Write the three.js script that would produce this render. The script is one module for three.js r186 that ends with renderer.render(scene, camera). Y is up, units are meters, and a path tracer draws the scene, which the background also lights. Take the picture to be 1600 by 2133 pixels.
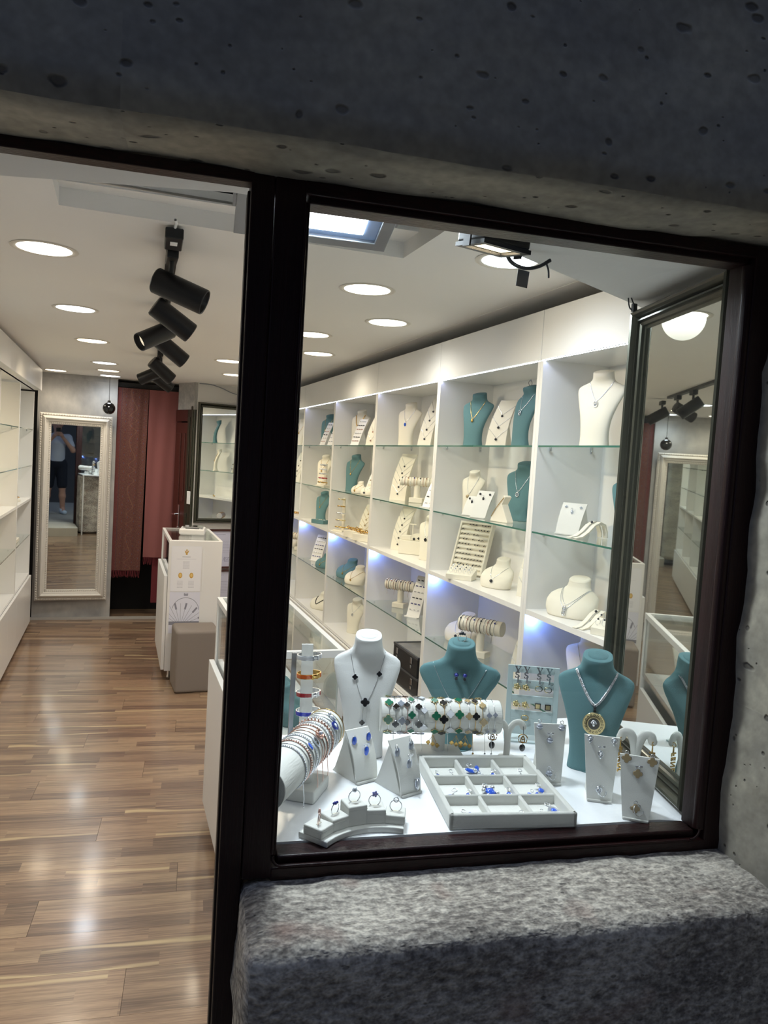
import * as THREE from 'three';
import { mergeGeometries, mergeVertices } from 'three/addons/utils/BufferGeometryUtils.js';
import { RoundedBoxGeometry } from 'three/addons/geometries/RoundedBoxGeometry.js';
import { RectAreaLightUniformsLib } from 'three/addons/lights/RectAreaLightUniformsLib.js';
import { MarchingCubes } from 'three/addons/objects/MarchingCubes.js';
import { FontLoader } from 'three/addons/loaders/FontLoader.js';
import { TextGeometry } from 'three/addons/geometries/TextGeometry.js';
import { ImprovedNoise } from 'three/addons/math/ImprovedNoise.js';

// ---------- camera, sky, exposure ----------
const scene = new THREE.Scene();
const camera = new THREE.PerspectiveCamera(67.37, 0.75, 0.02, 60);
camera.position.set(0, 1.65, 0);
camera.up.set(-0.035760, 0.995981, -0.082110);
camera.lookAt(0.329765, 1.584199, -0.941767);
scene.background = new THREE.Color().setRGB(0.2, 0.26, 0.42);   // late dusk over the lane
const renderer = new THREE.WebGLRenderer({ antialias: true });
renderer.toneMapping = THREE.LinearToneMapping;
renderer.toneMappingExposure = 1.15;
renderer.shadowMap.enabled = true;
RectAreaLightUniformsLib.init();

// ---------- helpers ----------
let seed = 7;
const rnd = () => { seed = (seed * 1664525 + 1013904223) >>> 0; return seed / 4294967296; };
const rr = (a, b) => a + (b - a) * rnd();
const noise = new ImprovedNoise();
const fbm = (x, y, z, o = 4) => { let s = 0, a = 1, n = 0; for (let i = 0; i < o; i++) { s += a * noise.noise(x, y, z); n += a; a *= 0.5; x *= 2.03; y *= 2.03; z *= 2.03; } return s / n; };
const used = {};
const numbered = (n) => { used[n] = (used[n] ?? -1) + 1; return used[n] ? n + '_' + String(used[n]).padStart(3, '0') : n; };
const V = (x, y, z) => new THREE.Vector3(x, y, z);
function tag(o, label, category, group, kind) {
  if (label) o.userData.label = label;
  if (category) o.userData.category = category;
  if (group) o.userData.group = group;
  if (kind) o.userData.kind = kind;
  return o;
}
let WS = 1;                                          // model scale of the pieces being built
function thing(name, label, category, pos = [0, 0, 0], turn = 0, group) {
  const g = new THREE.Group(); g.name = numbered(name); scene.add(g);
  g.position.set(...pos); g.rotation.y = turn; g.scale.setScalar(WS);
  return tag(g, label, category, group);
}
function part(parent, name, geo, mat) {
  if (Array.isArray(geo)) geo = merge(geo);
  const m = new THREE.Mesh(geo, mat); m.name = name; m.castShadow = m.receiveShadow = true;
  parent.add(m); return m;
}
function solo(name, geo, mat, label, category, pos = [0, 0, 0], turn = 0, group) {
  const m = part(scene, numbered(name), geo, mat); m.position.set(...pos); m.rotation.y = turn;
  return tag(m, label, category, group);
}
function structure(name, geo, mat, label) { const m = part(scene, name, geo, mat); m.userData.kind = 'structure'; if (label) tag(m, label, label.split(' ').pop()); return m; }
function merge(list) {
  const a = list.map((g) => { const h = g.index ? g.toNonIndexed() : g.clone(); for (const k of Object.keys(h.attributes)) if (!['position', 'normal', 'uv'].includes(k)) h.deleteAttribute(k); if (!h.attributes.uv) h.setAttribute('uv', new THREE.BufferAttribute(new Float32Array(h.attributes.position.count * 2), 2)); return h; });
  return mergeGeometries(a);
}
const mv = (g, x, y, z) => g.translate(x, y, z);
function box(w, h, d, x = 0, y = 0, z = 0, r = 0) {
  return (r ? new RoundedBoxGeometry(w, h, d, 2, r) : new THREE.BoxGeometry(w, h, d)).translate(x, y, z);
}
const span = (x0, x1, y0, y1, z0, z1, r = 0) => box(x1 - x0, y1 - y0, z1 - z0, (x0 + x1) / 2, (y0 + y1) / 2, (z0 + z1) / 2, r);
function cyl(r0, r1, h, x = 0, y = 0, z = 0, n = 20) { return new THREE.CylinderGeometry(r0, r1, h, n).translate(x, y, z); }
function tube(pts, r, n = 24, m = 6, closed = false) { return new THREE.TubeGeometry(new THREE.CatmullRomCurve3(pts, closed), n, r, m, closed); }
function polyTube(pts, r, m = 6) { const c = new THREE.CurvePath(); for (let i = 1; i < pts.length; i++) c.add(new THREE.LineCurve3(pts[i - 1], pts[i])); return new THREE.TubeGeometry(c, pts.length * 3, r, m); }
function sph(r, x = 0, y = 0, z = 0, n = 12) { return new THREE.SphereGeometry(r, n, Math.max(6, n * 0.7 | 0)).translate(x, y, z); }
function torus(R, r, n = 32, m = 6) { return new THREE.TorusGeometry(R, r, m, n); }
function lathe(p, n = 24) { return new THREE.LatheGeometry(p.map(([x, y]) => new THREE.Vector2(x, y)), n); }
function extrude(pts, d, bevel = 0, holes = []) {
  const s = !Array.isArray(pts) ? pts : new THREE.Shape(pts.map(([x, y]) => new THREE.Vector2(x, y)));
  return new THREE.ExtrudeGeometry(s, { depth: d, bevelEnabled: bevel > 0, bevelThickness: bevel, bevelSize: bevel, bevelSegments: 2, curveSegments: 10 });
}
// uv in metres by the dominant direction of each face
function boxUV(g, k = 1, ox = 0, oy = 0) {
  g = g.index ? g.toNonIndexed() : g;
  const p = g.attributes.position, uv = new Float32Array(p.count * 2), a = V(), b = V(), c = V(), n = V();
  for (let i = 0; i < p.count; i += 3) {
    a.fromBufferAttribute(p, i); b.fromBufferAttribute(p, i + 1); c.fromBufferAttribute(p, i + 2);
    n.subVectors(b, a).cross(V().subVectors(c, a));
    const ax = Math.abs(n.x), ay = Math.abs(n.y), az = Math.abs(n.z);
    [a, b, c].forEach((v, j) => {
      const [u, w] = ay >= ax && ay >= az ? [v.x, v.z] : ax >= az ? [v.z, v.y] : [v.x, v.y];
      uv[(i + j) * 2] = u * k + ox; uv[(i + j) * 2 + 1] = w * k + oy;
    });
  }
  g.setAttribute('uv', new THREE.BufferAttribute(uv, 2)); return g;
}
// rings of equal count -> closed skin
function skin(rings, capStart = true, capEnd = true) {
  const n = rings[0].length, pos = [], idx = [], uv = [];
  rings.forEach((r, j) => r.forEach((v, i) => { pos.push(v.x, v.y, v.z); uv.push(i / n, j / (rings.length - 1)); }));
  for (let j = 0; j + 1 < rings.length; j++) for (let i = 0; i < n; i++) {
    const a = j * n + i, b = j * n + (i + 1) % n, c = a + n, d = b + n; idx.push(a, b, d, a, d, c);
  }
  const cap = (j, flip) => { const c = V(); rings[j].forEach((v) => c.add(v)); c.divideScalar(n); const k = pos.length / 3; pos.push(c.x, c.y, c.z); uv.push(0.5, 0.5); for (let i = 0; i < n; i++) { const a = j * n + i, b = j * n + (i + 1) % n; flip ? idx.push(k, b, a) : idx.push(k, a, b); } };
  if (capStart) cap(0, true); if (capEnd) cap(rings.length - 1, false);
  const g = new THREE.BufferGeometry(); g.setAttribute('position', new THREE.Float32BufferAttribute(pos, 3)); g.setAttribute('uv', new THREE.Float32BufferAttribute(uv, 2)); g.setIndex(idx); g.computeVertexNormals(); return g;
}
// rough stone: a box with rounded edges and an uneven surface
function stone(x0, x1, y0, y1, z0, z1, r, amp, cell = 0.05, f = 6) {
  const w = x1 - x0, h = y1 - y0, d = z1 - z0, seg = (l) => Math.max(2, Math.min(60, Math.round(l / cell)));
  let g = new THREE.BoxGeometry(w, h, d, seg(w), seg(h), seg(d)); g.deleteAttribute('normal'); g.deleteAttribute('uv'); g = mergeVertices(g);
  const p = g.attributes.position, q = V(), c = V(), e = V();
  for (let i = 0; i < p.count; i++) {
    q.fromBufferAttribute(p, i);
    c.set(THREE.MathUtils.clamp(q.x, -w / 2 + r, w / 2 - r), THREE.MathUtils.clamp(q.y, -h / 2 + r, h / 2 - r), THREE.MathUtils.clamp(q.z, -d / 2 + r, d / 2 - r));
    e.subVectors(q, c); const l = e.length(); if (l > 0) e.multiplyScalar(r / l);
    q.copy(c).add(e).add(V((x0 + x1) / 2, (y0 + y1) / 2, (z0 + z1) / 2));
    const k = amp * (fbm(q.x * f, q.y * f, q.z * f) + 0.5 * fbm(q.x * f * 3, q.y * f * 3 + 5, q.z * f * 3, 3));
    if (l > 0) q.addScaledVector(e.normalize(), k);
    p.setXYZ(i, q.x, q.y, q.z);
  }
  g.computeVertexNormals(); const nn = g; const out = boxUV(nn.toNonIndexed(), 1); return out;
}
// ---------- textures ----------
const clamp01 = (x) => Math.min(1, Math.max(0, x));
const mixc = (a, b, t) => [a[0] + (b[0] - a[0]) * t, a[1] + (b[1] - a[1]) * t, a[2] + (b[2] - a[2]) * t];
const sstep = (a, b, x) => { const t = clamp01((x - a) / (b - a)); return t * t * (3 - 2 * t); };
function tex(w, h, fn, srgb = true, rx = 1, ry = 1) {
  const d = new Uint8Array(w * h * 4);
  for (let j = 0; j < h; j++) for (let i = 0; i < w; i++) { const c = fn((i + 0.5) / w, (j + 0.5) / h), k = (j * w + i) * 4; const g = typeof c === 'number'; d[k] = g ? c * 255 : c[0]; d[k + 1] = g ? c * 255 : c[1]; d[k + 2] = g ? c * 255 : c[2]; d[k + 3] = 255; }
  const t = new THREE.DataTexture(d, w, h, THREE.RGBAFormat); t.magFilter = THREE.LinearFilter; t.minFilter = THREE.LinearMipmapLinearFilter; t.generateMipmaps = true;
  t.wrapS = t.wrapT = THREE.RepeatWrapping; t.repeat.set(rx, ry); if (srgb) t.colorSpace = THREE.SRGBColorSpace; t.needsUpdate = true; return t;
}
function canvasTex(w, h, draw) {
  const c = document.createElement('canvas'); c.width = w; c.height = h; const x = c.getContext('2d'); draw(x, w, h);
  const t = new THREE.CanvasTexture(c); t.colorSpace = THREE.SRGBColorSpace; return t;
}
// pits scattered over a unit square: depth 0..1
function pitField(n, rmin, rmax, stretch = 1) {
  const G = 48, cells = Array.from({ length: G * G }, () => []);
  for (let i = 0; i < n; i++) { const p = { x: rnd(), y: rnd(), r: rmin + (rmax - rmin) * rnd() ** 3, a: rr(0.5, 1), s: rr(1, stretch) }; for (let dx = -2; dx <= 2; dx++) for (let dy = -2; dy <= 2; dy++) { const cx = ((p.x * G | 0) + dx + G) % G, cy = ((p.y * G | 0) + dy + G) % G; cells[cy * G + cx].push(p); } }
  return (u, v) => { let m = 0; for (const p of cells[(v * G | 0) * G + (u * G | 0)]) { let dx = Math.abs(u - p.x), dy = Math.abs(v - p.y); dx = Math.min(dx, 1 - dx) / p.s; dy = Math.min(dy, 1 - dy); const wob = 1 + 0.5 * noise.noise(u * 90, v * 90, p.r * 999); const q = Math.hypot(dx, dy) / (p.r * wob); if (q < 1) m = Math.max(m, p.a * sstep(1, 0.55, q)); } return m; };
}
const pitsA = pitField(520, 0.0008, 0.0062, 2.2);
const stoneFn = (u, v) => { const n = fbm(u * 5, v * 5, 1, 5), f = fbm(u * 60, v * 60, 3, 3), s = fbm(u * 2, v * 7, 8, 3); let c = mixc([172, 163, 143], [138, 134, 126], clamp01(0.5 + 1.1 * n)); c = mixc(c, [188, 180, 160], clamp01(s * 1.4)); c = c.map((x) => x * (1 + 0.16 * f)); c = mixc(c, [92, 84, 78], 0.55 * sstep(0.12, 0.42, fbm(u * 2.2 + 3, v * 4.5, 17, 4))); return mixc(c, [52, 47, 42], pitsA(u, v) * 0.6); };
const T = {};
T.stone = tex(1024, 1024, stoneFn, true, 0.8, 0.8);
T.stoneBump = tex(1024, 1024, (u, v) => clamp01(0.72 + 0.16 * fbm(u * 30, v * 30, 4, 4) + 0.2 * fbm(u * 5, v * 5, 1, 4) - 0.6 * pitsA(u, v)), false, 0.8, 0.8);
const pitsB = pitField(700, 0.0008, 0.004, 2.5);
const sillFn = (u, v) => { const n = fbm(u * 6, v * 10, 2, 5), g = fbm(u * 60, v * 95, 7, 4), f = fbm(u * 200, v * 240, 5, 2); let c = mixc([112, 105, 98], [216, 207, 192], clamp01(0.55 + 0.8 * n + 1.1 * g + 0.5 * f)); c = mixc(c, [140, 104, 92], clamp01(fbm(u * 9, v * 9, 31, 3) * 1.2 - 0.25)); return mixc(c, [34, 31, 30], pitsB(u, v) * 0.4); };
T.sill = tex(1024, 1024, sillFn, true, 1.0, 1.0);
T.sillBump = tex(1024, 1024, (u, v) => clamp01(0.5 + 0.5 * fbm(u * 60, v * 95, 7, 4) + 0.3 * fbm(u * 6, v * 10, 2, 4) - 0.2 * pitsB(u, v)), false, 1.0, 1.0);
T.plaster = tex(512, 512, (u, v) => { const n = fbm(u * 4, v * 4, 1, 5), g = fbm(u * 16, v * 9, 3, 4); return mixc([186, 184, 180], [150, 150, 150], clamp01(0.45 + 0.9 * n + 0.5 * g)); }, true, 0.9, 0.9);
T.plasterBump = tex(512, 512, (u, v) => clamp01(0.5 + 0.5 * fbm(u * 10, v * 8, 3, 5)), false, 0.9, 0.9);
T.paint = tex(512, 512, (u, v) => clamp01(0.5 + 0.4 * fbm(u * 60, v * 60, 3, 3)), false, 1.5, 1.5);
T.flock = tex(256, 256, (u, v) => clamp01(0.5 + 0.5 * noise.noise(u * 90, v * 90, 1) + 0.3 * noise.noise(u * 170, v * 170, 4)), false, 1, 1);
T.linen = tex(256, 256, (u, v) => clamp01(0.5 + 0.28 * Math.sin(u * 400 + 2 * noise.noise(u * 30, v * 90, 2)) + 0.4 * noise.noise(u * 80, v * 30, 1)), false, 1, 1);
// laminate boards: three printed strips each, cut into blocks
const plankTex = [];
for (let k = 0; k < 7; k++) {
  const strips = [0, 1, 2].map(() => { const cuts = [0]; let p = rr(0.1, 0.5); while (p < 1) { cuts.push(p); p += rr(0.25, 0.6); } return cuts.map((c) => ({ c, tone: rnd(), z: rr(0, 90), pale: rnd() < 0.14 ? rr(0.0, 1) : -1, warm: rnd() })); });
  plankTex.push(tex(1024, 144, (u, v) => {
    const s = Math.min(2, v * 3 | 0), f = v * 3 - s, blocks = strips[s]; let b = blocks[0]; for (const q of blocks) if (u >= q.c) b = q;
    const w = 0.35 * fbm(u * 2.2, s * 3.1 + f * 0.8, b.z, 3), g = fbm(u * 5 + b.z, (f + w) * 9, b.z, 4), h = fbm(u * 26, f * 34, b.z + 7, 2), big = fbm(u * 1.6, f * 1.5, b.z + 3, 2);
    let c = mixc([168, 141, 113], [92, 73, 62], clamp01(b.tone * 0.8 + 0.95 * g + 0.55 * big)); c = mixc(c, [160, 122, 98], b.warm * 0.25);
    c = c.map((x) => x * (1 + 0.14 * h));
    if (b.pale >= 0) c = mixc(c, [200, 176, 136], sstep(0.26, 0.04, Math.abs(f - b.pale + w * 1.6 + 0.25 * fbm(u * 3, b.z, 5, 2)) + 0.1 * g) * clamp01(0.75 + 0.9 * fbm(u * 2.5, b.z, 11, 2)));
    return c;
  }));
}
// scarves
T.paisley = tex(256, 1024, (u, v) => {
  const e = Math.abs(u - 0.5) * 2, n = fbm(u * 40, v * 130, 2, 3); let c = mixc([92, 52, 50], [110, 78, 64], clamp01(0.45 + n * 1.4));
  const vine = Math.sin(v * 70 + 2 * Math.sin(v * 23)) * 0.1 + 0.55 - u, m = Math.abs(vine); if (m < 0.02) c = mixc(c, [132, 100, 76], 0.4);
  const fx = (u * 5) % 1 - 0.5, fy = (v * 22 + (Math.floor(u * 5) % 2) * 0.5) % 1 - 0.5, d = Math.hypot(fx * 1.5, fy + fx * 0.5); if (d < 0.32 && d > 0.22) c = mixc(c, [120, 60, 52], 0.4); if (d < 0.1) c = mixc(c, [92, 84, 104], 0.7);
  if (u > 0.15 && u < 0.17) c = mixc(c, [80, 58, 66], 0.6); if (u < 0.13) c = mixc(c, [104, 48, 48], 0.55); return c;
});
T.weave = tex(256, 256, (u, v) => clamp01(0.5 + 0.25 * Math.sin(u * 500) + 0.25 * Math.sin(v * 500)), false, 4, 8);
T.woodGrain = tex(512, 512, (u, v) => clamp01(0.5 + 0.5 * fbm(u * 40, v * 3, 1, 4)), false, 2, 2);
T.worn = tex(512, 512, (u, v) => mixc([44, 15, 14], [27, 9, 9], clamp01(0.5 + fbm(u * 26, v * 3, 4, 4))), true, 2, 1);
// prints on paper
const scribble = (x, x0, x1, y, col = '#9a9aa2', h = 1.2) => { x.fillStyle = col; let p = x0; while (p < x1) { const w = rr(3, 9); x.fillRect(p, y, Math.min(w, x1 - p), h); p += w + 2; } };
T.notice = canvasTex(300, 440, (x, w, h) => {
  x.fillStyle = '#f2f2f6'; x.fillRect(0, 0, w, h); x.strokeStyle = '#d8d8e0'; x.strokeRect(3, 3, w - 6, h - 6);
  x.fillStyle = '#c69a3e'; x.beginPath(); x.moveTo(150, 62); x.lineTo(128, 40); x.quadraticCurveTo(134, 66, 144, 76); x.lineTo(140, 86); x.lineTo(160, 86); x.lineTo(156, 76); x.quadraticCurveTo(166, 66, 172, 40); x.fill(); x.fillRect(144, 34, 12, 20);
  scribble(x, 110, 190, 104, '#55555e', 3); x.fillStyle = '#b9b9c4'; x.fillRect(55, 126, 190, 1.5);
  for (let i = 0; i < 7; i++) scribble(x, 118, 182, 150 + i * 11, '#b4b4bd', 3);
  for (const cx of [95, 205]) { x.fillStyle = '#d2a24a'; x.beginPath(); x.ellipse(cx, 285, 19, 27, 0, 0, 7); x.fill(); x.fillStyle = '#e8c97c'; x.beginPath(); x.ellipse(cx, 283, 11, 17, 0, 0, 7); x.fill(); for (let i = 0; i < 6; i++) scribble(x, cx - 28, cx + 28, 340 + i * 12, '#b4b4bd', 3); }
});
T.fan = canvasTex(300, 420, (x, w, h) => {
  x.fillStyle = '#e6e7f4'; x.fillRect(0, 0, w, h); x.strokeStyle = '#707080'; x.lineWidth = 4; x.beginPath(); x.arc(160, 190, 132, Math.PI * 1.06, Math.PI * 1.98); x.stroke();
  x.fillStyle = '#9696a6'; x.fillRect(140, 22, 40, 16); for (const d of [-16, 0, 16]) { x.beginPath(); x.moveTo(160 + d - 7, 24); x.lineTo(160 + d, 6); x.lineTo(160 + d + 7, 24); x.fill(); }
  for (let i = 0; i < 11; i++) { const a = -1.35 + i * 0.235; x.strokeStyle = '#62626f'; x.lineWidth = 2; x.beginPath(); x.moveTo(90 + i * 6, 330); x.lineTo(90 + i * 6 + Math.sin(a + 0.4) * 215, 330 - Math.cos(a + 0.4) * 215); x.stroke(); if (i % 2) { x.save(); x.translate(90 + i * 6 + Math.sin(a + 0.4) * 190, 330 - Math.cos(a + 0.4) * 190); x.rotate(a + 0.4); x.fillStyle = '#8c8c9a'; x.fillRect(-9, -32, 18, 66); x.restore(); } }
  x.fillStyle = '#8d8d98'; x.fillRect(0, 300, w, 36); x.strokeStyle = '#555'; for (let i = 0; i < 6; i++) { x.beginPath(); x.moveTo(40 + i * 40, 420); x.lineTo(100 + i * 16, 336); x.stroke(); }
});
T.letter = canvasTex(240, 320, (x, w, h) => { x.fillStyle = '#dfe0f4'; x.fillRect(0, 0, w, h); scribble(x, 60, 120, 30, '#8f90ad', 3); for (let i = 0; i < 8; i++) scribble(x, 30, 190, 90 + i * 14, '#b0b1cc', 3); x.strokeStyle = '#8080a8'; x.lineWidth = 2; for (let i = 0; i < 9; i++) { x.beginPath(); x.moveTo(110 + i * 9, 270); x.lineTo(118 + i * 9, 235 + (i * 7) % 20); x.stroke(); } x.strokeRect(120, 240, 70, 34); });

// ---------- materials ----------
const std = (color, roughness = 0.6, metalness = 0, extra = {}) => new THREE.MeshStandardMaterial({ color, roughness, metalness, ...extra });
const phys = (color, roughness, extra = {}) => new THREE.MeshPhysicalMaterial({ color, roughness, ...extra });
const glow = (r, g, b, k) => new THREE.MeshStandardMaterial({ color: 0xffffff, emissive: new THREE.Color().setRGB(r, g, b), emissiveIntensity: k, roughness: 0.5 });
const M = {
  stone: std(0xffffff, 0.92, 0, { map: T.stone, bumpMap: T.stoneBump, bumpScale: 0.008 }),
  sill: std(0xffffff, 0.9, 0, { map: T.sill, bumpMap: T.sillBump, bumpScale: 0.006 }),
  paving: std(0xa39d90, 0.9, 0, { bumpMap: T.sillBump, bumpScale: 0.008 }),
  lane: std(0x4c4a47, 0.95, 0, { bumpMap: T.stoneBump, bumpScale: 0.01 }),
  plaster: std(0xffffff, 0.9, 0, { map: T.plaster, bumpMap: T.plasterBump, bumpScale: 0.006 }),
  ceiling: std(0xeeebe6, 0.85, 0, { bumpMap: T.paint, bumpScale: 0.0006 }),
  wallPaint: std(0xd8d6d1, 0.85, 0, { bumpMap: T.paint, bumpScale: 0.001 }),
  voidShade: std(0x0c0b0b, 0.95),  // shade of the ceiling hole, put into the colour
  frame: phys(0xffffff, 0.42, { specularIntensity: 0.5, map: T.worn, bumpMap: T.woodGrain, bumpScale: 0.0008, clearcoat: 0.12, clearcoatRoughness: 0.2 }),
  brownDoor: phys(0x4a211a, 0.4, { bumpMap: T.woodGrain, bumpScale: 0.0006, clearcoat: 0.3 }),
  white: phys(0xeeece8, 0.3, { clearcoat: 0.25, clearcoatRoughness: 0.2 }),
  whiteEdge: std(0xe6dcc6, 0.5),
  laminate: phys(0xefeeec, 0.42, { clearcoat: 0.15, clearcoatRoughness: 0.3 }),
  glass: phys(0xfafcfc, 0.02, { transmission: 1, thickness: 0, ior: 1.5 }),
  shelfGlass: phys(0xf7fbfa, 0.02, { transmission: 1, thickness: 0, ior: 1.5 }),
  glassEdge: phys(0x2f6b5c, 0.12, { clearcoat: 1, clearcoatRoughness: 0.05 }),
  mirror: std(0xdfe5e2, 0.015, 1),
  darkMould: phys(0x4a4a3e, 0.28, { metalness: 0.55, clearcoat: 0.4, clearcoatRoughness: 0.12 }),
  whiteMould: std(0xd9d4cb, 0.55, 0, { bumpMap: T.paint, bumpScale: 0.0008 }),
  black: std(0x101112, 0.45), blackMetal: std(0x16171a, 0.38, 0.3), blackGap: std(0x08080a, 0.8),  // blackGap puts the dark of gaps and the back recess into colour
  chrome: std(0xd4d6d8, 0.12, 1), greyMetal: std(0x8d9298, 0.35, 0.8), smoke: phys(0x24262a, 0.06, { metalness: 0.85, clearcoat: 1 }),
  teal: phys(0x5d8286, 0.95, { sheen: 0.5, sheenRoughness: 0.5, sheenColor: new THREE.Color(0xb4c8ca), bumpMap: T.flock, bumpScale: 0.0006 }),
  cream: phys(0xe9e3d2, 0.95, { sheen: 0.3, sheenRoughness: 0.5, bumpMap: T.flock, bumpScale: 0.0004 }),
  linen: std(0xe7e8e6, 0.95, 0, { bumpMap: T.linen, bumpScale: 0.0005 }),
  suede: phys(0xdcdcd6, 0.95, { sheen: 0.3, sheenRoughness: 0.5, bumpMap: T.flock, bumpScale: 0.0005 }),
  silver: std(0xe4e6ea, 0.26, 1), gold: std(0xd6b068, 0.2, 1), paleGold: std(0xdccb9c, 0.2, 1), rose: std(0xd6b0a2, 0.22, 1), gunmetal: std(0x4a4c50, 0.3, 0.9),
  green: phys(0x0f6b4d, 0.22, { clearcoat: 1 }), onyx: phys(0x08080a, 0.15, { clearcoat: 1 }), pearl: phys(0xe6e8ee, 0.15, { clearcoat: 1, iridescence: 0 }), grey: phys(0x8b909c, 0.2, { clearcoat: 1 }),
  opal: phys(0x1858d8, 0.12, { clearcoat: 1 }), sapphire: phys(0x10208a, 0.1, { clearcoat: 1 }), crystal: phys(0xdfe6f2, 0.03, { metalness: 0.6, clearcoat: 1 }), pinkStone: phys(0xd9a59a, 0.1, { clearcoat: 1 }), champagne: phys(0xb79f74, 0.12, { clearcoat: 1 }),
  orange: phys(0xe0661a, 0.2, { clearcoat: 1 }), red: phys(0xa8101c, 0.2, { clearcoat: 1 }), blue: phys(0x1a2fb0, 0.2, { clearcoat: 1 }), whiteEnamel: phys(0xe8ecf2, 0.2, { clearcoat: 1 }),
  paper: std(0xf0f0ee, 0.8), pouf: phys(0x8a8078, 0.7, { sheen: 0.3 }), pink: std(0x8c5654, 0.95, 0, { bumpMap: T.weave, bumpScale: 0.0006 }), paisley: std(0xffffff, 0.95, 0, { map: T.paisley }), fringe: std(0x7a3038, 0.95),
  cord: std(0x14110f, 0.8), cable: std(0x2a2a2c, 0.7), skirting: std(0xb8b4ae, 0.4), step: std(0xb9b2a4, 0.85, 0, { bumpMap: T.plasterBump, bumpScale: 0.003 }),
  notice: std(0xffffff, 0.7, 0, { map: T.notice }), fan: std(0xffffff, 0.7, 0, { map: T.fan }), letter: std(0xffffff, 0.7, 0, { map: T.letter }),
};
const planks = plankTex.map((t) => phys(0xffffff, 0.3, { map: t, clearcoat: 0.35, clearcoatRoughness: 0.12 }));
// ---------- the shop front: stands 5.5 degrees off square to the shelving ----------
const FT = -5.5 * Math.PI / 180, FZ = -1.1973;
const front = (o) => { o.position.set(0, 0, FZ); o.rotation.y = FT; return o; };
const fw = (s, y, n) => [s * Math.cos(FT) + n * Math.sin(FT), y, FZ - s * Math.sin(FT) + n * Math.cos(FT)];
front(structure('wall_front', mergeGeometries([stone(-1.36, 1.955, 2.0682, 3.0525, -0.051, 0.1403, 0.0102, 0.012, 0.045), stone(-1.36, -0.6375, 0.1, 2.0682, -0.255, 0.1403, 0.017, 0.012, 0.08)]), M.stone));
front(structure('wall_sill', stone(0.2065, 1.955, 0.02, 0.9683, -0.357, 0.1913, 0.0255, 0.011, 0.02, 9), M.sill));
front(structure('wall_jamb', stone(1.0897, 1.7, 0.9275, 2.1175, -0.085, 0.425, 0.0298, 0.022, 0.03, 5), M.stone));

const win = new THREE.Group(); win.name = 'window_1'; win.userData.kind = 'structure'; scene.add(front(win));
part(win, 'stile', [span(0.2104, 0.2576, 0.9717, 2.0665, -0.0595, 0, 0.0034), span(0.2533, 0.2652, 1.0023, 2.0376, -0.0553, -0.0102, 0.0034)], M.frame);
part(win, 'stile', [span(1.054, 1.0982, 0.9666, 2.0665, -0.0595, 0, 0.0034), cyl(0.011, 0.011, 1.0285, 1.0506, 1.52, -0.0136), span(1.0421, 1.0557, 0.9998, 2.0376, -0.0553, -0.017, 0.0026)], M.frame);
part(win, 'rail', [span(0.255, 1.0583, 2.0461, 2.0665, -0.0595, 0, 0.0026), span(0.2635, 1.0472, 2.0359, 2.0478, -0.0553, -0.0102, 0.0026)], M.frame);
part(win, 'rail', [span(0.255, 1.0583, 0.9666, 0.9887, -0.0595, 0, 0.0034), span(0.2652, 1.0438, 0.9853, 1.0006, -0.0553, -0.0136, 0.0051)], M.frame);
const corner = (s, y, a) => tube([0, 1, 2, 3, 4].map((i) => V(s + 0.0187 * Math.cos(a + i * Math.PI / 8), y + 0.0187 * Math.sin(a + i * Math.PI / 8), 0.0005)), 0.0022, 8, 5);
part(win, 'bead', [tube([V(0.2576, 2.024, 0), V(0.2576, 1.5225, 0), V(0.2576, 1.0125, 0)], 0.0025, 8), corner(0.2762, 1.0091, Math.PI), tube([V(0.2762, 0.9904, 0), V(0.68, 0.9904, 0), V(1.02, 0.9887, 0)], 0.0025, 8), corner(1.0243, 1.0091, -Math.PI / 2)], M.frame);
part(win, 'pane', span(0.2618, 1.0455, 0.9955, 2.0427, -0.0399, -0.0348), M.glass);

const dfr = new THREE.Group(); dfr.name = 'door_1'; dfr.userData.kind = 'structure'; scene.add(front(dfr));
part(dfr, 'post', [span(0.1742, 0.2095, 0.12, 2.0665, -0.0638, 0, 0.0034), span(0.17, 0.1802, 0.12, 2.0453, -0.051, -0.017, 0.0026)], M.frame);
part(dfr, 'head', [span(-0.646, 0.1785, 2.0515, 2.0685, -0.03, 0, 0.002)], M.frame);
part(dfr, 'post', span(-0.646, -0.6035, 0.12, 2.0665, -0.0638, 0, 0.0034), M.frame);

// ---------- room ----------
structure('ceiling', [span(-1.06, 1.75, 2.27, 2.4, -8.1, -2.25), span(-1.06, -0.17, 2.27, 2.4, -2.25, -1.2), span(0.80, 1.75, 2.27, 2.4, -2.25, -1.05), span(1.385, 1.75, 2.2685, 2.27, -7.5, -2.1)], M.ceiling);
{ const g = extrude([[-0.17, 2.25], [0.8, 2.25], [0.8, 2.13], [-0.11, 2.15], [-0.17, 2.17]], 0.02); g.rotateX(Math.PI / 2).scale(1, -1, -1).translate(0, 2.318, 0); structure('ceiling_recess', g, M.ceiling); }
{ const b = box(0.56, 0.004, 0.03, 0, 0, 0); const m = structure('trim_1', b, M.ceiling); m.position.set(0.1, 2.309, -2.155); m.rotation.z = 0.012; m.rotation.x = 0.15; }
structure('wall_void', [span(-0.169, 0.799, 2.339, 2.62, -2.249, -2.235), span(-0.24, 0.85, 2.62, 2.66, -2.3, -1.1), span(-0.24, 0.85, 2.4, 2.62, -2.3, -2.26), span(-0.24, -0.17, 2.4, 2.62, -2.26, -1.1), span(0.8, 0.85, 2.4, 2.62, -2.26, -1.1), span(-0.17, 0.8, 2.27, 2.62, -1.17, -1.13)], M.voidShade);  // painted near-black to darken the hole; first panel added over the slab end
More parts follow.
